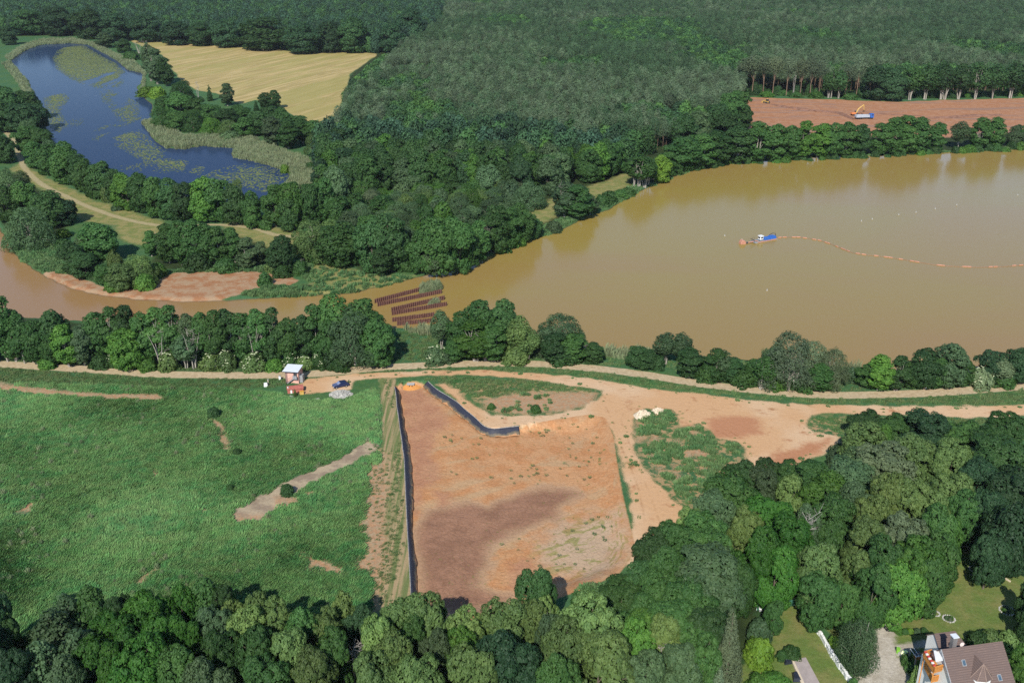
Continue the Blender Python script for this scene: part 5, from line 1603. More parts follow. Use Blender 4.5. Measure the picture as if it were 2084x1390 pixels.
def heap(name, label, cat, px, py, rx, ry, h, m, n, rr, seed, kind=None):
    """mound built of many stones over a low core"""
    r = np.random.RandomState(seed); mb = MB(); p = P(px, py)
    V = []; F = []; K = 28; J = 9
    for j in range(J):
        for k in range(K):
            q = j / (J - 1); an = k / K * 6.283; e = 1 + 0.18 * math.sin(2 * an + seed) + 0.10 * math.sin(5 * an)
            V.append((math.cos(an) * rx * q * e, math.sin(an) * ry * q * e, h * (1 - q ** 1.6) * (1 + 0.15 * r.normal()) - 0.15))
    for j in range(J - 1):
        for k in range(K): F.append((j * K + k, j * K + (k + 1) % K, (j + 1) * K + (k + 1) % K, (j + 1) * K + k))
    mb.add(V, F)
    for _ in range(n):
        an = r.rand() * 6.283; q = math.sqrt(r.rand()); s_ = rr * r.uniform(0.4, 1.2)
        mb.box((math.cos(an) * rx * q, math.sin(an) * ry * q, h * (1 - q ** 1.6) - 0.05), (s_, s_ * r.uniform(0.6, 1), s_ * r.uniform(0.4, 0.8)), r.rand() * 6.28, (0.6, 0.6), r.normal() * 0.4, r.normal() * 0.4)
    o = mb.build(name, m, None, gz(p)); return tag(o, label, cat, kind=kind)
heap('rubble_heap', 'heap of broken grey rubble in front of the parked car', 'rubble', 694, 803, 3.0, 2.6, 0.8, STONE, 240, 0.5, 4)
heap('rubble_patch', 'small pile of pale stones left of the rubble heap', 'rubble', 646, 814, 0.9, 0.9, 0.3, STONE, 40, 0.35, 5)
heap('gravel_strip', 'patch of pale grey broken stone below the red hut', 'rubble', 591, 813, 0.9, 2.6, 0.2, CONC, 60, 0.35, 6)
heap('sand_heap', 'smooth pale sand heap at the corner of the green mound', 'sand heap', 1309, 846, 2.3, 2.4, 1.5, PALESAND, 0, 0.3, 7)
heap('stone_heap', 'heap of pale white stones right of the sand heap', 'stone heap', 1340, 838, 1.6, 1.6, 0.9, PALESAND, 120, 0.45, 8)

# liners: dark sheets hung down the two inner slopes of the basin, top edge turned over and weighed down
def liner_mat():
    b = NT('mud_smeared_liner'); p = b.pos(); q = b.attr('fall').outputs['Fac']; n = b.noise(p, 0.45, 5, 0.65)
    e = b.math('MULTIPLY_ADD', b.math('SUBTRACT', n, 0.5), 1.3, q)
    c = b.mix(b.mr(e, 0.40, 0.72), (0.030, 0.034, 0.050), (0.125, 0.105, 0.072)); c = b.mix(b.mr(e, 0.80, 0.95), c, (0.42, 0.22, 0.105))
    b.set(c, 0.6, 0.25); return b.m
LINM = liner_mat()
def liner(rows, name, label):
    cr = smooth_path(PL([(a, b) for a, b, c, d in rows], 0), 8); ft = smooth_path(PL([(c, d) for a, b, c, d in rows], BD), 8)
    r = np.random.RandomState(len(rows)); n = len(cr); V = []; F = []; K = 7
    away = cr - ft; away /= np.linalg.norm(away, axis=1)[:, None]
    for i in range(n):
        zc = float(zat(cr[i, 0] + away[i, 0] * 0.4, cr[i, 1] + away[i, 1] * 0.4)[0]) + 0.06
        w1 = 0.16 * (fbm(np.array([i * 0.35]), np.array([3.0]))[0] - 0.5)
        V.append((cr[i, 0] + away[i, 0] * 0.35, cr[i, 1] + away[i, 1] * 0.35, zc + 0.02))
        for k in range(K):
            q = k / (K - 1); b2 = 0.09 * math.sin(i * 0.9 + k) + 0.06 * r.normal()
            ext = 1.0 + (0.10 * math.sin(i * 0.8) + 0.06 * r.normal()) * (k == K - 1)
            p = cr[i] * (1 - q * ext) + ft[i] * q * ext + away[i] * w1
            V.append((p[0], p[1], zc * (1 - q) + (BD + 0.12) * q + b2 * math.sin(math.pi * q)))
    K += 1
    for i in range(n - 1):
        for k in range(K - 1): F.append((i * K + k, i * K + k + 1, (i + 1) * K + k + 1, (i + 1) * K + k))
    me = bpy.data.meshes.new(name); me.from_pydata(V, [], F); me.materials.append(LINM); fattr(me, 'fall', [((j % K) - 1) / (K - 2) for j in range(len(V))]); me.polygons.foreach_set('use_smooth', [True] * len(F)); me.update()
    o = tag(link(name, me), label, 'liner sheet')
    sol = o.modifiers.new('thickness', 'SOLIDIFY'); sol.thickness = 0.03
    mb = MB(); pts = [(cr[i, 0] + away[i, 0] * 0.3, cr[i, 1] + away[i, 1] * 0.3, float(zat(cr[i, 0] + away[i, 0] * 0.4, cr[i, 1] + away[i, 1] * 0.4)[0]) + 0.12) for i in range(n)]
    mb.tube(pts, [0.07 + 0.04 * r.rand() for _ in pts], 5); mb.build('sandbag_edge', mat('grey_edge', (0.30, 0.28, 0.26), 0.9, var=0.3, scale=2), o)
    return o
liner(LINER_A, 'basin_liner', 'long black liner sheet down the left slope of the mud basin, smeared with mud')
liner(LINER_B, 'basin_liner', 'black liner sheet curving down the diagonal upper right slope of the mud basin')
# inflow: small concrete headwall with two dark posts at the head of the basin
t = thing('inflow_gate', 'small concrete inflow structure with dark posts at the head of the basin', 'sluice', gz(P(835.5, 779), -0.1))
MB().box((0, 0.5, 0.45), (1.5, 0.5, 1.2)).box((0, 0.3, 1.1), (2.0, 1.2, 0.14)).build('headwall', CONC, t)
for x in (-0.32, 0.36): MB().cyl((x, -0.35, -1.2), (x, -0.35, 1.0), 0.09, 8).build('post', DARKM, t)
p = P(835, 784, -0.8); mb = MB()
mb.add([(p[0], p[1] + 2.2, 0.0)] + [(p[0] + 3.4 * math.cos(a), p[1] + 2.2 + 4.2 * math.sin(a), BD + 0.04) for a in np.linspace(math.pi * 1.04, math.pi * 1.96, 14)], [(0, i, i + 1) for i in range(1, 14)])
tag(mb.build('silt_fan', mat('wet_orange_silt', (0.55, 0.25, 0.075), 0.9, 0.1, var=0.1)), 'bright orange silt fan below the inflow gate', 'silt fan')

# six rusty sheet pile walls standing in the river mouth
def pile_wall(x0, y0, x1, y1, label, hgt=1.45):
    a = P(x0, y0, WL); b2 = P(x1, y1, WL); d = b2 - a; L_ = float(np.linalg.norm(d[:2])); u = d / L_; v = np.array([-u[1], u[0], 0]); V = []; F = []; s = 0.0; k = 0; r = np.random.RandomState(int(x0))
    pr = [(0.0, -0.2), (0.26, -0.2), (0.36, 0.2), (0.66, 0.2)]
    pts = []
    while s < L_:
        for q, w_ in pr: pts.append((s + q, w_))
        s += 0.76
    for i, (q, w_) in enumerate(pts):
        top = hgt + 0.05 * ((i // 4) % 2) - 0.12 * (vnoise(np.array([q * 0.6]), np.array([x0]))[0])
        for t_ in (0.0, 0.05):
            c = a + u * q + v * (w_ + t_); V += [(c[0], c[1], WL - 1.2), (c[0], c[1], WL + top)]
    for i in range(len(pts) - 1):
        j = i * 4; F += [(j, j + 4, j + 5, j + 1), (j + 2, j + 3, j + 7, j + 6), (j + 1, j + 5, j + 7, j + 3)]
    me = bpy.data.meshes.new('sheet_pile_wall'); me.from_pydata(V, [], F); me.materials.append(RUST); me.update()
    tag(link('sheet_pile_wall', me), label, 'sheet pile wall', 'rusty sheet pile walls in the river mouth')
pile_wall(762, 617.5, 893, 583, 'uppermost and longest of the six rusty sheet pile walls, reeds at its end'); pile_wall(768, 624, 898, 597.5, 'second rusty sheet pile wall from the far bank, below the reedy island')
pile_wall(796, 634.5, 903, 610.5, 'third rusty sheet pile wall from the far bank, bright green growth at its end'); pile_wall(797, 642, 907, 623, 'fourth rusty sheet pile wall from the far bank, in front of bright green growth')
pile_wall(798, 655.5, 885, 644, 'fifth rusty sheet pile wall from the far bank, black shadow before it'); pile_wall(808, 663, 885, 656, 'nearest rusty sheet pile wall, shortest of the six')

# dredger with its cutter float, and the floating pipeline
a, b_ = P(1531, 494.5, WL), P(1579, 485.5, WL); yw = yaw_of(a, b_); L_ = float(np.linalg.norm(b_ - a)); t = thing('dredger', 'blue suction dredger with white cabin floating on the brown lake', 'dredger', (a[0], a[1], WL), yw); t.scale = (0.95, 0.85, 0.85)
MB().xprism([(0, 0.25), (1.5, -0.3), (L_, -0.3), (L_, 0.55), (0, 0.55)], -1.7, -0.5).xprism([(0, 0.25), (1.5, -0.3), (L_, -0.3), (L_, 0.55), (0, 0.55)], 0.5, 1.7).build('hull', GREYM, t)
MB().box((L_ * 0.72, 0, 0.9), (L_ * 0.5, 2.8, 0.9)).box((L_ * 0.86, 0, 1.5), (L_ * 0.22, 2.0, 0.5)).build('engine_house', BLUE, t, bevel=0.08)
cb = MB().box((L_ * 0.36, 0, 1.75), (1.7, 1.8, 1.7)).build('cabin', WHITE, t, bevel=0.12)
MB().box((L_ * 0.36 - 0.86, 0, 1.9), (0.05, 1.4, 0.7)).box((L_ * 0.36, -0.91, 1.9), (1.2, 0.05, 0.7)).build('window', GLASS, cb)
MB().box((L_ * 0.36, 0, 2.64), (1.9, 2.0, 0.12)).build('roof', WHITE, cb)
MB().tube([(1.8, -0.4, 0.6), (-0.8, -0.4, 2.0)], 0.12).tube([(1.8, 0.4, 0.6), (-0.8, 0.4, 2.0)], 0.12).build('ladder_arm', DARKM, t)
MB().tube([(L_ * 0.8, 0.9, 1.9), (L_ * 0.95, 0.9, 2.5), (L_ + 0.4, 0.6, 2.3), (L_ + 1.0, 0.2, 0.2)], 0.16).build('discharge_pipe', DARKM, t)
MB().box((L_ * 0.55, -1.72, 0.35), (L_ * 0.85, 0.1, 0.25)).build('fender', ORG, t); MB().tube([(2.2, -1.0, 0.65), (0.4, -1.0, 1.2)], 0.14).build('hose', ORG, t)
for x in (0.6, 1.6): MB().cyl((x, 1.0, 0.5), (x, 1.0, 2.2), 0.06, 6).build('spud_post', DARKM, t)
c_ = P(1510, 496.5, WL); yc = yaw_of(c_, a)
t = thing('cutter_float', 'red cutter head float ahead of the blue dredger', 'float', (c_[0], c_[1], WL), yc)
MB().xprism([(-1.0, -0.2), (1.1, -0.2), (1.3, 0.6), (0.6, 1.5), (-0.4, 1.6), (-0.9, 0.6)], -0.9, 0.9).build('housing', FLOATR, t, bevel=0.08)
D_ = float(np.linalg.norm(a - c_)); MB().tube([(1.0, 0, 0.4), (D_ * 0.55, 0, 0.25), (D_ + 0.5, 0, 0.5)], 0.22, 8).build('suction_pipe', FLOATR, t); MB().box((2.0, 0, 0.2), (0.9, 0.8, 0.6)).build('coupling', DARKM, t); MB().tube([(0, 0, 1.5), (-0.3, 0, 2.1)], 0.08).build('hook', PALESAND, t)
pipe_px = [(1582, 484.5), (1600, 483.5), (1625, 483.5), (1645, 486), (1668, 490), (1690, 497), (1712, 506), (1735, 515), (1760, 519), (1790, 522), (1820, 526), (1850, 531), (1880, 536), (1915, 541), (1950, 543), (1990, 544.5), (2030, 543.5), (2084, 540), (2180, 530)]
pp = smooth_path(PL(pipe_px, WL), 6); t = thing('floating_pipeline', 'long floating pipeline with red floats trailing from the dredger across the lake', 'pipeline', (pp[0][0], pp[0][1], WL))
MB().tube([(q[0] - pp[0][0], q[1] - pp[0][1], 0.05) for q in pp], 0.10, 7).build('pipe', mat('pipe_reddish', (0.24, 0.13, 0.09), 0.6), t)
for fx0 in (1587, 1597, 1616, 1625, 1638, 1657, 1668, 1681, 1686, 1703, 1714, 1718, 1726, 1746, 1758, 1783, 1803, 1812, 1833, 1856, 1866, 1911, 1918, 1963, 1972, 2016, 2026, 2064, 2078):
    q = min(range(len(pp) - 1), key=lambda i: abs(px_of(np.array([*pp[i], WL]))[0] - fx0)); y0 = np.interp(fx0, [c[0] for c in pipe_px], [c[1] for c in pipe_px]); c2 = P(fx0, y0, WL)
    d = pp[min(q + 1, len(pp) - 1)] - pp[q - 1 if q else 0]; d /= np.linalg.norm(d); l0 = (c2[0] - pp[0][0], c2[1] - pp[0][1])
    MB().tube([(l0[0] - d[0] * 0.8, l0[1] - d[1] * 0.8, 0.15), (l0[0] - d[0] * 0.6, l0[1] - d[1] * 0.6, 0.15), (l0[0] + d[0] * 0.6, l0[1] + d[1] * 0.6, 0.15), (l0[0] + d[0] * 0.8, l0[1] + d[1] * 0.8, 0.15)], [0.12, 0.21, 0.21, 0.12], 10).build('float', FLOATR, t)
BUOY = [(1475, 481, 'white buoy nearest the cutter float on the open lake'), (1561, 592, 'lone white buoy in the middle of the lake below the dredger'), (1753, 451, 'leftmost white buoy of the line above the pipeline'), (1775, 447, 'second white buoy from left in the line above the pipeline'),
        (1829, 438, 'third white buoy from left in the line above the pipeline'), (1864, 433, 'fourth white buoy from left in the line above the pipeline'), (1903, 426, 'fifth white buoy from left in the line above the pipeline'), (1947, 418, 'sixth white buoy from left in the line above the pipeline'), (2071, 398, 'rightmost and farthest white buoy on the lake')]
for x, y, lb in BUOY:
    t = thing('buoy', lb, 'buoy', P(x, y, WL), group='white buoys on the lake')
    MB().tube([(0, 0, -0.4), (0, 0, 0.0), (0, 0, 0.35), (0, 0, 0.6)], [0.1, 0.19, 0.17, 0.05], 10).build('body', CONC, t); MB().cyl((0, 0, 0.5), (0, 0, 0.95), 0.05, 6).build('ring_post', GREYM, t)

# machines in the sand pit
a, b_ = P(1569, 211), P(1551, 207); t = thing('bulldozer', 'yellow bulldozer pushing a dark furrow at the back of the sand pit', 'bulldozer', gz((a + b_) / 2), yaw_of(a, b_))
for y in (-1.05, 1.05): MB().xprism([(-2.2, 0.3), (-1.9, 0), (1.9, 0), (2.2, 0.3), (2.0, 0.95), (-2.0, 0.95)], y - 0.3, y + 0.3).build('track', DARKM, t)
MB().box((0.9, 0, 1.3), (2.2, 1.5, 1.1)).build('engine_hood', YEL, t, bevel=0.08); MB().box((-1.4, 0, 1.1), (1.6, 1.6, 0.9)).build('body', YEL, t)
cb = MB().box((-0.7, 0, 2.2), (1.4, 1.5, 1.4)).build('cab', GLASS, t); MB().box((-0.7, 0, 2.95), (1.6, 1.7, 0.14)).build('roof', YEL, cb)
MB().box((3.0, 0, 0.65), (0.25, 3.6, 1.3)).build('blade', YEL, t); MB().tube([(2.9, -1.0, 0.5), (0, -1.4, 0.5)], 0.12).tube([(2.9, 1.0, 0.5), (0, 1.4, 0.5)], 0.12).build('push_arm', YEL, t); MB().box((-2.8, 0, 0.9), (0.4, 0.6, 1.6)).build('ripper', DARKM, t)
p = P(1740, 234); t = thing('excavator', 'orange and yellow excavator with raised boom behind the blue tipper truck', 'excavator', gz(p), math.radians(14)); t.scale = (0.85, 0.85, 0.8)
for y in (-1.3, 1.3): MB().xprism([(-2.6, 0.4), (-2.2, 0), (2.2, 0), (2.6, 0.4), (2.2, 1.0), (-2.2, 1.0)], y - 0.35, y + 0.35).build('track', DARKM, t)
MB().box((-1.6, 0, 1.9), (3.4, 2.9, 1.5)).build('engine_house', ORG, t, bevel=0.15); MB().box((0.9, 0, 1.5), (2.0, 2.8, 0.7)).build('turntable', DARKM, t)
cb = MB().box((1.1, 0.9, 2.7), (1.7, 1.1, 1.9)).build('cab', GLASS, t); MB().box((1.1, 0.9, 3.7), (1.8, 1.2, 0.12)).build('roof', GREYM, cb)
MB().tube([(0.6, -0.3, 2.0), (2.2, -0.3, 5.2), (6.2, -0.3, 8.2)], [0.5, 0.55, 0.32], 6).build('boom', YEL, t); MB().tube([(6.2, -0.3, 8.4), (6.9, -0.3, 4.0)], [0.42, 0.22], 6).build('stick', YEL, t)
MB().tube([(1.6, -0.3, 1.9), (3.4, -0.3, 6.0)], 0.12).build('hydraulic_ram', GREYM, t); MB().xprism([(6.2, 2.4), (7.8, 2.6), (7.6, 3.9), (6.6, 4.1)], -1.0, 0.4).build('bucket', WOODB, t)
a, b_ = P(1740.5, 241.5), P(1776.5, 240.5); t = thing('tipper_truck', 'blue truck with long silver tipper body in front of the excavator', 'truck', gz(a), yaw_of(a, b_)); L_ = float(np.linalg.norm(b_ - a))
mb = MB(); l2 = L_ * 0.76
mb.box((l2 / 2, -1.2, 1.9), (l2, 0.1, 1.5)).box((l2 / 2, 1.2, 1.9), (l2, 0.1, 1.5)).box((0.05, 0, 1.9), (0.1, 2.4, 1.5)).box((l2, 0, 1.9), (0.1, 2.4, 1.7)).box((l2 / 2, 0, 1.2), (l2, 2.4, 0.12)); mb.build('tipper_body', mat('silver_body', (0.36, 0.40, 0.46), 0.5, 0.4), t)
MB().box((l2 / 2, 0, 1.75), (l2 - 0.4, 2.2, 0.9)).build('load', PALESAND, t); MB().box((L_ / 2, 0, 0.85), (L_ - 0.5, 1.0, 0.3)).build('chassis', DARKM, t)
cb = MB().box((L_ - 1.2, 0, 2.0), (2.3, 2.4, 2.5)).build('cab', BLUE, t, bevel=0.12); MB().box((L_ - 0.06, 0, 2.5), (0.08, 2.1, 0.9)).box((L_ - 1.0, -1.21, 2.5), (1.0, 0.05, 0.8)).build('window', GLASS, cb)
for x in (1.2, 2.5, 3.8, L_ - 3.0, L_ - 1.0):
    for y in (-1.05, 1.05): MB().cyl((x, y - 0.18, 0.5), (x, y + 0.18, 0.5), 0.5, 12).build('wheel', TYRE, t)
def ridge(name, label, pxs, wd, h, m, seed):
    """low windrow of freshly pushed darker soil"""
    r = np.random.RandomState(seed); c = smooth_path(PL(pxs), 8); n = len(c); V = []; F = []; K = 7
    for i in range(n):
        d = c[min(i + 1, n - 1)] - c[max(i - 1, 0)]; d /= np.linalg.norm(d); nn = np.array([-d[1], d[0]]); e = math.sin(math.pi * min(1, max(0.04, i / (n - 1) * 0.94 + 0.03))) ** 0.4
        for k in range(K):
            q = k / (K - 1) * 2 - 1; p = c[i] + nn * q * wd * e * (1 + 0.15 * r.normal()); V.append((p[0], p[1], -0.6 + h * e * (1 - q * q) * r.uniform(0.7, 1.2) + 0.16))
    for i in range(n - 1):
        for k in range(K - 1): F.append((i * K + k, i * K + k + 1, (i + 1) * K + k + 1, (i + 1) * K + k))
    mb = MB(); mb.add(V, F); tag(mb.build(name, m), label, 'soil ridge')
DSOIL = mat('dark_moist_soil', (0.21, 0.115, 0.080), 0.95, 0.05, var=0.2, scale=0.3)
ridge('soil_ridge', 'long dark ridge of pushed soil from the bulldozer to the excavator', [(1571, 212), (1600, 217), (1640, 223), (1680, 227), (1705, 229), (1722, 235), (1736, 242)], 2.6, 0.9, DSOIL, 1)
ridge('soil_ridge', 'long dark soil ridge at the right of the sand pit above the trees', [(1880, 240), (1930, 238), (1980, 235), (2020, 234), (2040, 233)], 3.0, 0.9, DSOIL, 2)
ridge('soil_ridge', 'faint thin dark soil ridge right of the excavator', [(1762, 230), (1790, 231), (1830, 233), (1880, 235)], 1.6, 0.5, DSOIL, 3)
# information shelter beside the gravel road
t = thing('notice_shelter', 'small wooden notice shelter with brown roof and white board beside the gravel road', 'notice board', gz(P(1885, 793)), 0.1)
for x in (-0.75, 0.75): MB().cyl((x, 0, -0.2), (x, 0, 1.7), 0.08, 8).build('post', WOODB, t)
MB().box((0, -0.06, 0.75), (1.3, 0.06, 0.75)).build('board', WHITE, t); MB().slab([(-1.1, -0.7, 1.6), (1.1, -0.7, 1.6), (1.1, 0.1, 2.2), (-1.1, 0.1, 2.2)], 0.08).slab([(-1.1, 0.1, 2.2), (1.1, 0.1, 2.2), (1.1, 0.7, 1.7), (-1.1, 0.7, 1.7)], 0.08).build('roof', WOODB, t)
t = thing('wooden_post', 'forked weathered wooden post left of the notice shelter', 'post', gz(P(1880, 793))); MB().tube([(0, 0, -0.3), (0.1, 0, 1.8), (-0.2, 0, 3.0)], [0.26, 0.2, 0.1], 8).build('shaft', mat('weathered_wood', (0.3, 0.24, 0.18)), t); MB().tube([(0.1, 0, 1.7), (0.5, 0, 2.6)], [0.12, 0.05], 6).build('fork', WOODB, t)

# ------------------------------------------------------------------ the house and its garden
RZ = 12.0; RL = P(1915, 1321, RZ); RRp = P(2040, 1304, RZ); b = NT('roof_tiles'); g_ = b.n('ShaderNodeTexCoord').outputs['Object']; wv_ = b.n('ShaderNodeTexWave', wave_type='BANDS', bands_direction='Z'); b.l(g_, wv_.inputs[0]); wv_.inputs['Scale'].default_value = 1.35; wv_.inputs['Distortion'].default_value = 0.4
b.set(b.mix(b.mr(b.noise(g_, 1.2, 5, 0.7), 0.35, 0.68), b.mix(b.mr(wv_.outputs['Fac'], 0.0, 0.4), (0.085, 0.058, 0.05), (0.150, 0.105, 0.09)), (0.118, 0.084, 0.074)), 0.75, 0.3); b.bump(wv_.outputs['Fac'], 0.5, 0.05); BROWNR = b.m
HL = float(np.linalg.norm(RRp - RL)); HY = yaw_of(RL, RRp)
t = thing('house', 'white house with brown tiled roof, pointed dormer and skylights in the lower right corner', 'house', (RL[0], RL[1], 0.0), HY)
EY, EZ = 5.0, 7.2; sl = (RZ - EZ) / EY
rz_at = lambda y: RZ - sl * abs(y)
MB().xf(Matrix()).add([(0.35, -EY + 0.6, -0.3), (HL - 0.35, -EY + 0.6, -0.3), (HL - 0.35, EY - 0.6, -0.3), (0.35, EY - 0.6, -0.3)] + [(0.35, -EY + 0.6, rz_at(EY - 0.6) - 0.2), (HL - 0.35, -EY + 0.6, rz_at(EY - 0.6) - 0.2), (HL - 0.35, EY - 0.6, rz_at(EY - 0.6) - 0.2), (0.35, EY - 0.6, rz_at(EY - 0.6) - 0.2), (0.35, 0, RZ - 0.25), (HL - 0.35, 0, RZ - 0.25)],
    [(0, 1, 5, 4), (2, 3, 7, 6), (1, 2, 6, 9, 5), (3, 0, 4, 8, 7)]).build('wall', WHITE, t)
roof = MB().slab([(0, -EY, EZ), (HL, -EY, EZ), (HL, 0, RZ), (0, 0, RZ)], 0.18).slab([(0, EY, EZ), (HL, EY, EZ), (HL, 0, RZ), (0, 0, RZ)], 0.18).build('roof', BROWNR, t)
MB().slab([(-0.03, -EY, EZ + 0.02), (0.10, -EY, EZ + 0.02), (0.10, 0, RZ + 0.02), (-0.03, 0, RZ + 0.02)], 0.22).build('verge_trim', GREYM, roof)
def skylight(x, y):
    s = MB(); n = Vector((0, -sl, 1)).normalized(); c = Vector((x, y, rz_at(y)))
    k = MB().box((0, 0, 0.06), (0.62, 0.95, 0.12)).xf(Matrix.Translation(c) @ Matrix.Rotation(math.atan(sl), 4, 'X')).build('skylight', GREYM, roof)
    MB().box((0, 0, 0.13), (0.44, 0.76, 0.03)).xf(Matrix.Translation(c) @ Matrix.Rotation(math.atan(sl), 4, 'X')).build('pane', SKYL, k)
skylight(2.95, -1.65); skylight(7.85, -3.6)
xd, ya, dz, de, hw = 5.05, -3.15, 11.1, 8.9, 1.75                    # pointed dormer over a half-round bay
mb = MB(); ang = [math.radians(a) for a in (180, 225, 270, 315, 360)]; ring = [(xd + hw * math.cos(a), ya + 1.35 * math.sin(a), de) for a in ang]
bk = -(RZ - dz) / sl; be = -(RZ - de) / sl
for i in range(4): mb.slab([(xd, ya, dz), ring[i], ring[i + 1]], 0.1)
mb.slab([(xd, bk, dz), (xd, ya, dz), ring[0], (xd - hw, be, de)], 0.1).slab([(xd, bk, dz), (xd, ya, dz), ring[4], (xd + hw, be, de)], 0.1)
dm = mb.build('dormer_roof', BROWNR, t)
k9 = 0.88; bay = [(xd + hw * k9 * math.cos(a), ya + 1.35 * k9 * math.sin(a)) for a in ang]
mb = MB(); mb.prism(bay + [(xd + hw * k9, be), (xd - hw * k9, be)], 0.0, de - 0.06); mb.build('dormer_wall', WHITE, t)
for i in range(5): MB().tube([(xd, ya, dz + 0.04), (ring[i][0], ring[i][1], de + 0.04)], 0.07, 5).build('hip_tile', mat('hip_tile', (0.24, 0.17, 0.14)), dm)
MB().box((xd, ya - 1.35 * k9 * 0.97, 7.6), (0.8, 0.12, 1.2)).build('window', GLASS, t)
wz, wx0, wx1, wy = 9.4, 3.3, 6.9, 6.3                                # lower rear wing
MB().add([(wx0 + .2, 4.2, -.3), (wx1 - .2, 4.2, -.3), (wx1 - .2, 8.0, -.3), (wx0 + .2, 8.0, -.3), (wx0 + .2, 4.2, 7.6), (wx1 - .2, 4.2, 7.6), (wx1 - .2, 8.0, 7.8), (wx0 + .2, 8.0, 7.8), (wx0 + .2, wy, wz - .2), (wx1 - .2, wy, wz - .2)], [(0, 1, 5, 4), (2, 3, 7, 6), (1, 2, 6, 9, 5), (3, 0, 4, 8, 7)]).build('wing_wall', WHITE, t)
MB().slab([(wx0, 4.0, 7.4), (wx1 + 1.4, 4.0, 7.4), (wx1, wy, wz), (wx0, wy, wz)], 0.15).slab([(wx0, 8.2, 7.7), (wx1, 8.2, 7.7), (wx1, wy, wz), (wx0, wy, wz)], 0.15).build('wing_roof', BROWNR, t)
ch = MB().box((2.6, 0.9, 12.0), (0.7, 0.7, 2.6)).build('chimney', mat('chimney_grey', (0.16, 0.15, 0.15)), t); MB().box((2.6, 0.9, 13.36), (0.95, 0.95, 0.14)).build('cap', METALW, ch)
sd = MB().cyl((3.3, 0.1, 11.9), (3.3, 0.1, 12.6), 0.04, 6).build('antenna_mast', GREYM, t); MB().tube([(3.3, -0.05, 12.5), (3.3, -0.12, 12.5)], [0.34, 0.36], 14).build('dish', mat('dish_pink', (0.6, 0.5, 0.47)), sd)
Hi = Matrix.Rotation(-HY, 4, 'Z') @ Matrix.Translation((-RL[0], -RL[1], 0)); HP = lambda x, y, z: tuple(Hi @ Vector(P(x, y, z)))
def balcony(zf, pxs, rail):
    pts = [HP(x, y, zf + 1.0) for x, y in pxs]; fl = MB().slab([(p[0], p[1], zf) for p in pts], 0.2).build('balcony', WOODO, t)
    for i in range(len(pts) - 1):
        a, b2 = pts[i], pts[i + 1]; d = math.hypot(b2[0] - a[0], b2[1] - a[1]); n_ = max(2, int(d / 0.22)); mb = MB()
        mb.tube([(a[0], a[1], zf + 1.0), (b2[0], b2[1], zf + 1.0)], 0.06, 5)
        for j in range(n_ + 1): q = j / n_; x, y = a[0] + (b2[0] - a[0]) * q, a[1] + (b2[1] - a[1]) * q; mb.box((x, y, zf + 0.5), (0.12, 0.12, 0.95))
        mb.build('railing', rail, fl)
    return fl
fl = balcony(9.0, [(1896, 1321), (1881, 1325), (1902, 1357), (1919, 1352)], WOODO)
for k in range(7): q = k / 6; x, y, z = HP(1884 + 17 * q, 1327 + 26 * q, 10.15); MB().box((x, y, z), (0.34, 0.3, 0.22)).build('flower_box', WHITE if k % 2 else mat('geranium_red', (0.5, 0.06, 0.05)), fl)
mb = MB(); mb.slab([HP(x, y, 11.0) for x, y in ((1900, 1323), (1914.5, 1323), (1919, 1343), (1904.5, 1345.5))], 0.06); mb.build('awning', WHITE, t)
balcony(6.4, [(1883, 1346), (1898, 1376), (1916, 1372)], WOODO)
for q in ((1882.5, 1326), (1902, 1357)): x, y, z = HP(*q, 9.6); MB().cyl((x, y, 0), (x, y, 9.0), 0.09, 6).build('support_post', WOODO, t)
# garden things
mb = MB(); mb.slab([P(x, y, 3.0) for x, y in ((1852.5, 1319.5), (1868, 1318), (1877, 1334), (1864.5, 1336))], 0.06)
t = thing('glass_canopy', 'dark glass canopy on posts between footpath and balconies of the house', 'canopy', tuple(P(1864, 1328, 0)))
M0 = Matrix.Translation(tuple(-P(1864, 1328, 0))); mb.xf(M0).build('glass_roof', GLASS, t)
for q in ((1852.5, 1319.5), (1868, 1318), (1877, 1334), (1864.5, 1336)): x, y, z = P(*q, 3.0) - P(1864, 1328, 0); MB().cyl((x, y, -0.2), (x, y, 2.95), 0.07, 6).build('post', GREYM, t)
for q0, q1 in (((1852.5, 1319.5), (1864.5, 1336)), ((1860, 1318.8), (1871, 1335)), ((1864.5, 1336), (1877, 1334))): MB().tube([P(*q0, 3.06) - P(1864, 1328, 0), P(*q1, 3.06) - P(1864, 1328, 0)], 0.06, 5).build('rafter', METALW, t)
t = thing('bird_table', 'orange wooden bird table casting a pointed shadow on the front garden', 'bird table', gz(P(1863, 1353))); MB().cyl((0, 0, -0.2), (0, 0, 1.5), 0.08, 8).build('post', WOODO, t); MB().box((0, 0, 1.5), (0.9, 0.8, 0.1)).build('platform', WOODO, t); MB().box((0, 0, 2.1), (0.95, 0.85, 0.3), top=(0.1, 0.9)).build('roof', WOODO, t)
t = thing('waste_bin', 'small lime green bin at the end of the footpath', 'bin', gz(P(1827, 1328))); MB().tube([(0, 0, -0.1), (0, 0, 0.9)], [0.26, 0.32], 10).build('body', mat('lime_plastic', (0.22, 0.50, 0.06), 0.5), t); MB().cyl((0, 0, 0.9), (0, 0, 0.97), 0.34, 10).build('lid', mat('lime_plastic', (0.22, 0.50, 0.06), 0.5), t)
t = thing('raised_planter', 'raised planter bed with pale rim near the lime bin', 'planter', gz(P(1840, 1332)), 0.5)
mb = MB()
for c, d in (((0, -0.5, 0.2), (1.6, 0.1, 0.5)), ((0, 0.5, 0.2), (1.6, 0.1, 0.5)), ((-0.85, 0, 0.2), (0.1, 1.1, 0.5)), ((0.85, 0, 0.2), (0.1, 1.1, 0.5))): mb.box(c, d)
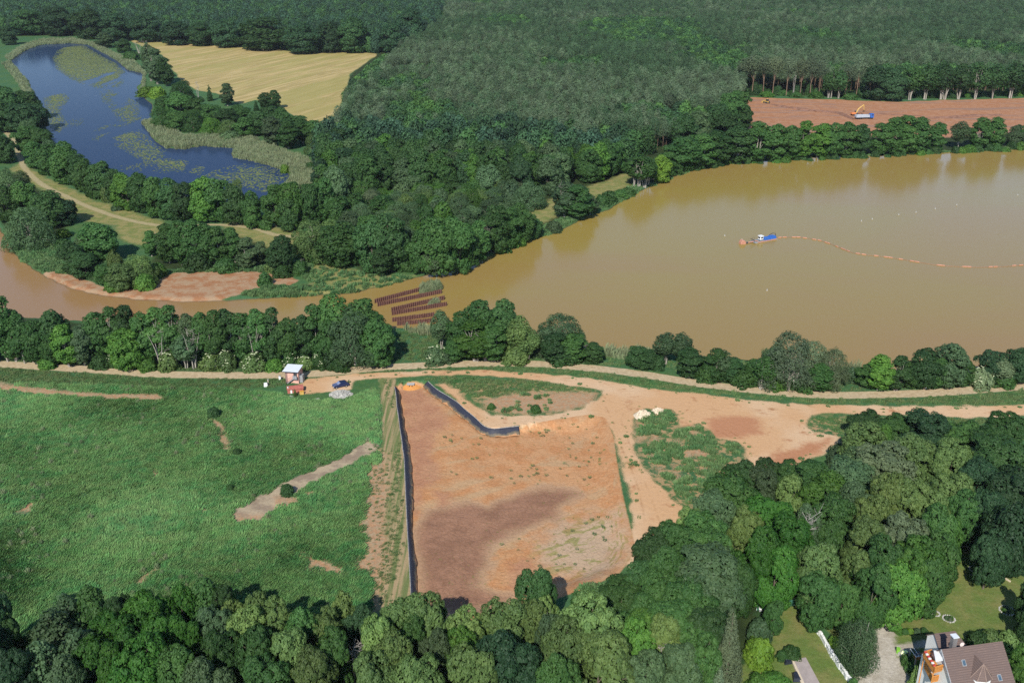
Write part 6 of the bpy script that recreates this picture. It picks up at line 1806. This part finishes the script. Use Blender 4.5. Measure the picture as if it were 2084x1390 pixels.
mb.build('rim', CONC, t); link('plants', PROTO['bush'][0][1], t, (0, 0, 0.2)).scale = (0.35, 0.22, 0.2); t.children[-1].color = (*TONE['bright'], 1)
wpx = smooth_path(PL([(1651, 1268), (1661, 1284), (1673, 1301), (1687, 1325), (1699, 1345), (1712, 1364), (1722, 1378), (1736, 1398)]), 5)
t = thing('garden_wall', 'long white garden wall running down beside the weeping birch', 'wall', (wpx[0][0], wpx[0][1], 0)); r = np.random.RandomState(2)
mb = MB(); cap_ = MB()
for i in range(len(wpx) - 1):
    a, b2 = wpx[i] - wpx[0], wpx[i + 1] - wpx[0]; d = b2 - a; l_ = float(np.linalg.norm(d)); hh = 0.85 + 0.1 * r.rand(); off = r.normal() * 0.04
    mb.box(((a[0] + b2[0]) / 2 + off, (a[1] + b2[1]) / 2, hh / 2 - 0.1), (l_ + 0.05, 0.30, hh), math.atan2(d[1], d[0])); cap_.box(((a[0] + b2[0]) / 2 + off, (a[1] + b2[1]) / 2, hh - 0.05), (l_ + 0.1, 0.42, 0.12), math.atan2(d[1], d[0]))
mb.build('wall', WHITE, t); cap_.build('coping', WHITE, t)
t = thing('terrace', 'grey raised terrace slab with pale kerb in the left garden', 'terrace', tuple(P(1640, 1362, 0))); o0 = Matrix.Translation(tuple(-P(1640, 1362, 0)))
MB().slab([P(x, y, 0.35) for x, y in ((1615, 1341), (1640, 1337), (1674, 1400), (1644, 1404))], 0.5).xf(o0).build('slab', TERR, t)
MB().slab([P(x, y, 0.42) for x, y in ((1611, 1342), (1615, 1341), (1644, 1404), (1637, 1405))], 0.6).xf(o0).build('kerb', PALESAND, t)
for nm_, lb_, q in (('tarp', 'dark tarp spread at the upper left corner of the terrace', ((1594, 1343), (1611, 1341), (1615, 1350), (1597, 1353))), ('tarp', 'black tarp over a heap beside the left kerb of the terrace', ((1611, 1368), (1622, 1364), (1634, 1388), (1614, 1388)))):
    c0 = sum(P(x, y, 0) for x, y in q) / 4; mb = MB(); n_ = len(q); V = [tuple(P(x, y, 0.05) - c0) for x, y in q] + [tuple((P(x, y, 0.5) - c0) * 0.6 + np.array([0, 0, 0.35])) for x, y in q]
    mb.add(V, [(4, 5, 6, 7)] + [(i, (i + 1) % 4, 4 + (i + 1) % 4, 4 + i) for i in range(4)]); tag(mb.build(nm_, TARP, None, tuple(c0)), lb_, 'tarp')
for lb_, q in (('green mesh fence panel left of the small dark tree at the garden end', ((1540, 1241), (1566, 1238))), ('green mesh fence panel right of the small dark tree at the garden end', ((1586, 1236), (1616, 1232)))):
    a, b2 = P(*q[0]), P(*q[1]); t = thing('garden_fence', lb_, 'fence', gz(a), yaw_of(a, b2), 'green fence panels at the garden end'); l_ = float(np.linalg.norm(b2 - a)); MB().box((l_ / 2, 0, 0.7), (l_, 0.04, 1.3)).build('panel', GREENF, t)
    for k in range(3): MB().cyl((l_ * k / 2, 0.05, -0.2), (l_ * k / 2, 0.05, 1.5), 0.05, 6).build('post', METALW, t)
t = thing('bee_box', 'white box on legs beside the green fence at the garden end', 'box', gz(P(1547, 1242))); MB().box((0, 0, 0.8), (0.5, 0.5, 0.8)).build('body', WHITE, t, bevel=0.03); MB().box((0, 0, 0.2), (0.4, 0.4, 0.5)).build('stand', GREYM, t)
for x, y, rr, lb_ in ((1984, 1159, 1.0, 'small round flower bed at the top of the big lawn'), (2050, 1241, 1.3, 'round stone-edged flower bed at the right of the big lawn'), (1931, 1258, 1.0, 'round flower bed with grey stones in the middle of the lawn'), (1904, 1248, 0.7, 'smallest flower bed left of the stone one on the lawn')):
    t = thing('flower_bed', lb_, 'flower bed', gz(P(x, y)), group='round flower beds on the lawn'); mb = MB(); r = np.random.RandomState(int(x))
    for k in range(18): an = k / 18 * 6.283; s_ = 0.24 * r.uniform(0.7, 1.3); mb.box((rr * math.cos(an), rr * math.sin(an), 0.05), (s_, s_, 0.22), r.rand() * 3, (0.7, 0.7))
    mb.build('stone_ring', CONC, t)
    for k in range(3): an = r.rand() * 6.28; q = link('plant', PROTO['bush'][k % 3][1], t, (0.4 * rr * math.cos(an), 0.4 * rr * math.sin(an), 0)); s_ = rr * 0.2; q.scale = (s_, s_, 0.2); q.color = (*TONE[('greyish', 'bright', 'silvery')[k]], 1)
for k, (x, lb_) in enumerate(((1829, 'leftmost'), (1841, 'second from left'), (1852, 'third from left, yellow flowered'), (1866, 'fourth from left'), (1880, 'rightmost'))):
    set_tree('bush', gz(P(x, 1289 - 0.06 * (x - 1829))), 0.9, 1.3, ('bright', 'mid', 'lime', 'greyish', 'mid')[k], 'x', lb_ + ' low plant of the flower row above the lawn path', 'plants of the flower row')
ek = smooth_path(PL([(1962, 1112), (1985, 1121), (2002, 1134), (2020, 1153), (2038, 1172), (2056, 1184)]), 4); mb = MB()
for i in range(len(ek) - 1): a, b2 = ek[i], ek[i + 1]; d = b2 - a; mb.box(((a[0] + b2[0]) / 2, (a[1] + b2[1]) / 2, 0.08), (float(np.linalg.norm(d)), 0.25, 0.3), math.atan2(d[1], d[0]))
tag(mb.build('lawn_edging', PALESAND), 'pale stone edging along the upper right border of the lawn', 'edging')
# far lake shore: shrubs closing the gaps under the alders
r = np.random.RandomState(77)
for x in np.arange(1362, 2110, 17.0):
    if 1756 < x < 1772 or 1920 < x < 1936: continue
    yb = float(np.interp(x, [1362, 1400, 1480, 1560, 1700, 1900, 2110], [356, 346, 334, 329, 321, 312, 301]))
    set_tree('bush', gz(P(x + r.uniform(-5, 5), yb + r.uniform(-3, 1))), r.uniform(2.5, 5.5), r.uniform(4, 7), r.choice(['mid', 'dark', 'bright', 'mid']), 'filling the foot of the alders on the far lake shore')
for x in np.arange(1522, 2100, 15.0):
    yb = float(np.interp(x, [1518, 1700, 1840, 2100], [192, 198, 202, 197]))
    set_tree('bush', gz(P(x + r.uniform(-5, 5), yb - r.uniform(0, 4))), r.uniform(3, 9), r.uniform(5, 9), r.choice(['mid', 'dark', 'bright', 'dark']), 'forming undergrowth at the pine edge behind the sand pit')
# haze over the whole valley
hz = bpy.data.materials.new('air'); hz.use_nodes = True; hn_ = hz.node_tree; hn_.nodes.clear()
ho = hn_.nodes.new('ShaderNodeOutputMaterial'); pv_ = hn_.nodes.new('ShaderNodeVolumePrincipled'); pv_.inputs['Color'].default_value = (0.80, 0.88, 1.0, 1); pv_.inputs['Density'].default_value = 0.000025; pv_.inputs['Anisotropy'].default_value = 0.0
hn_.links.new(pv_.outputs[0], ho.inputs['Volume'])
hb = MB().box((0, 7400, 62), (24000, 15400, 140)).build('haze', hz); tag(hb, 'thin blue summer haze over the valley', 'haze', kind='stuff')

write_labels()
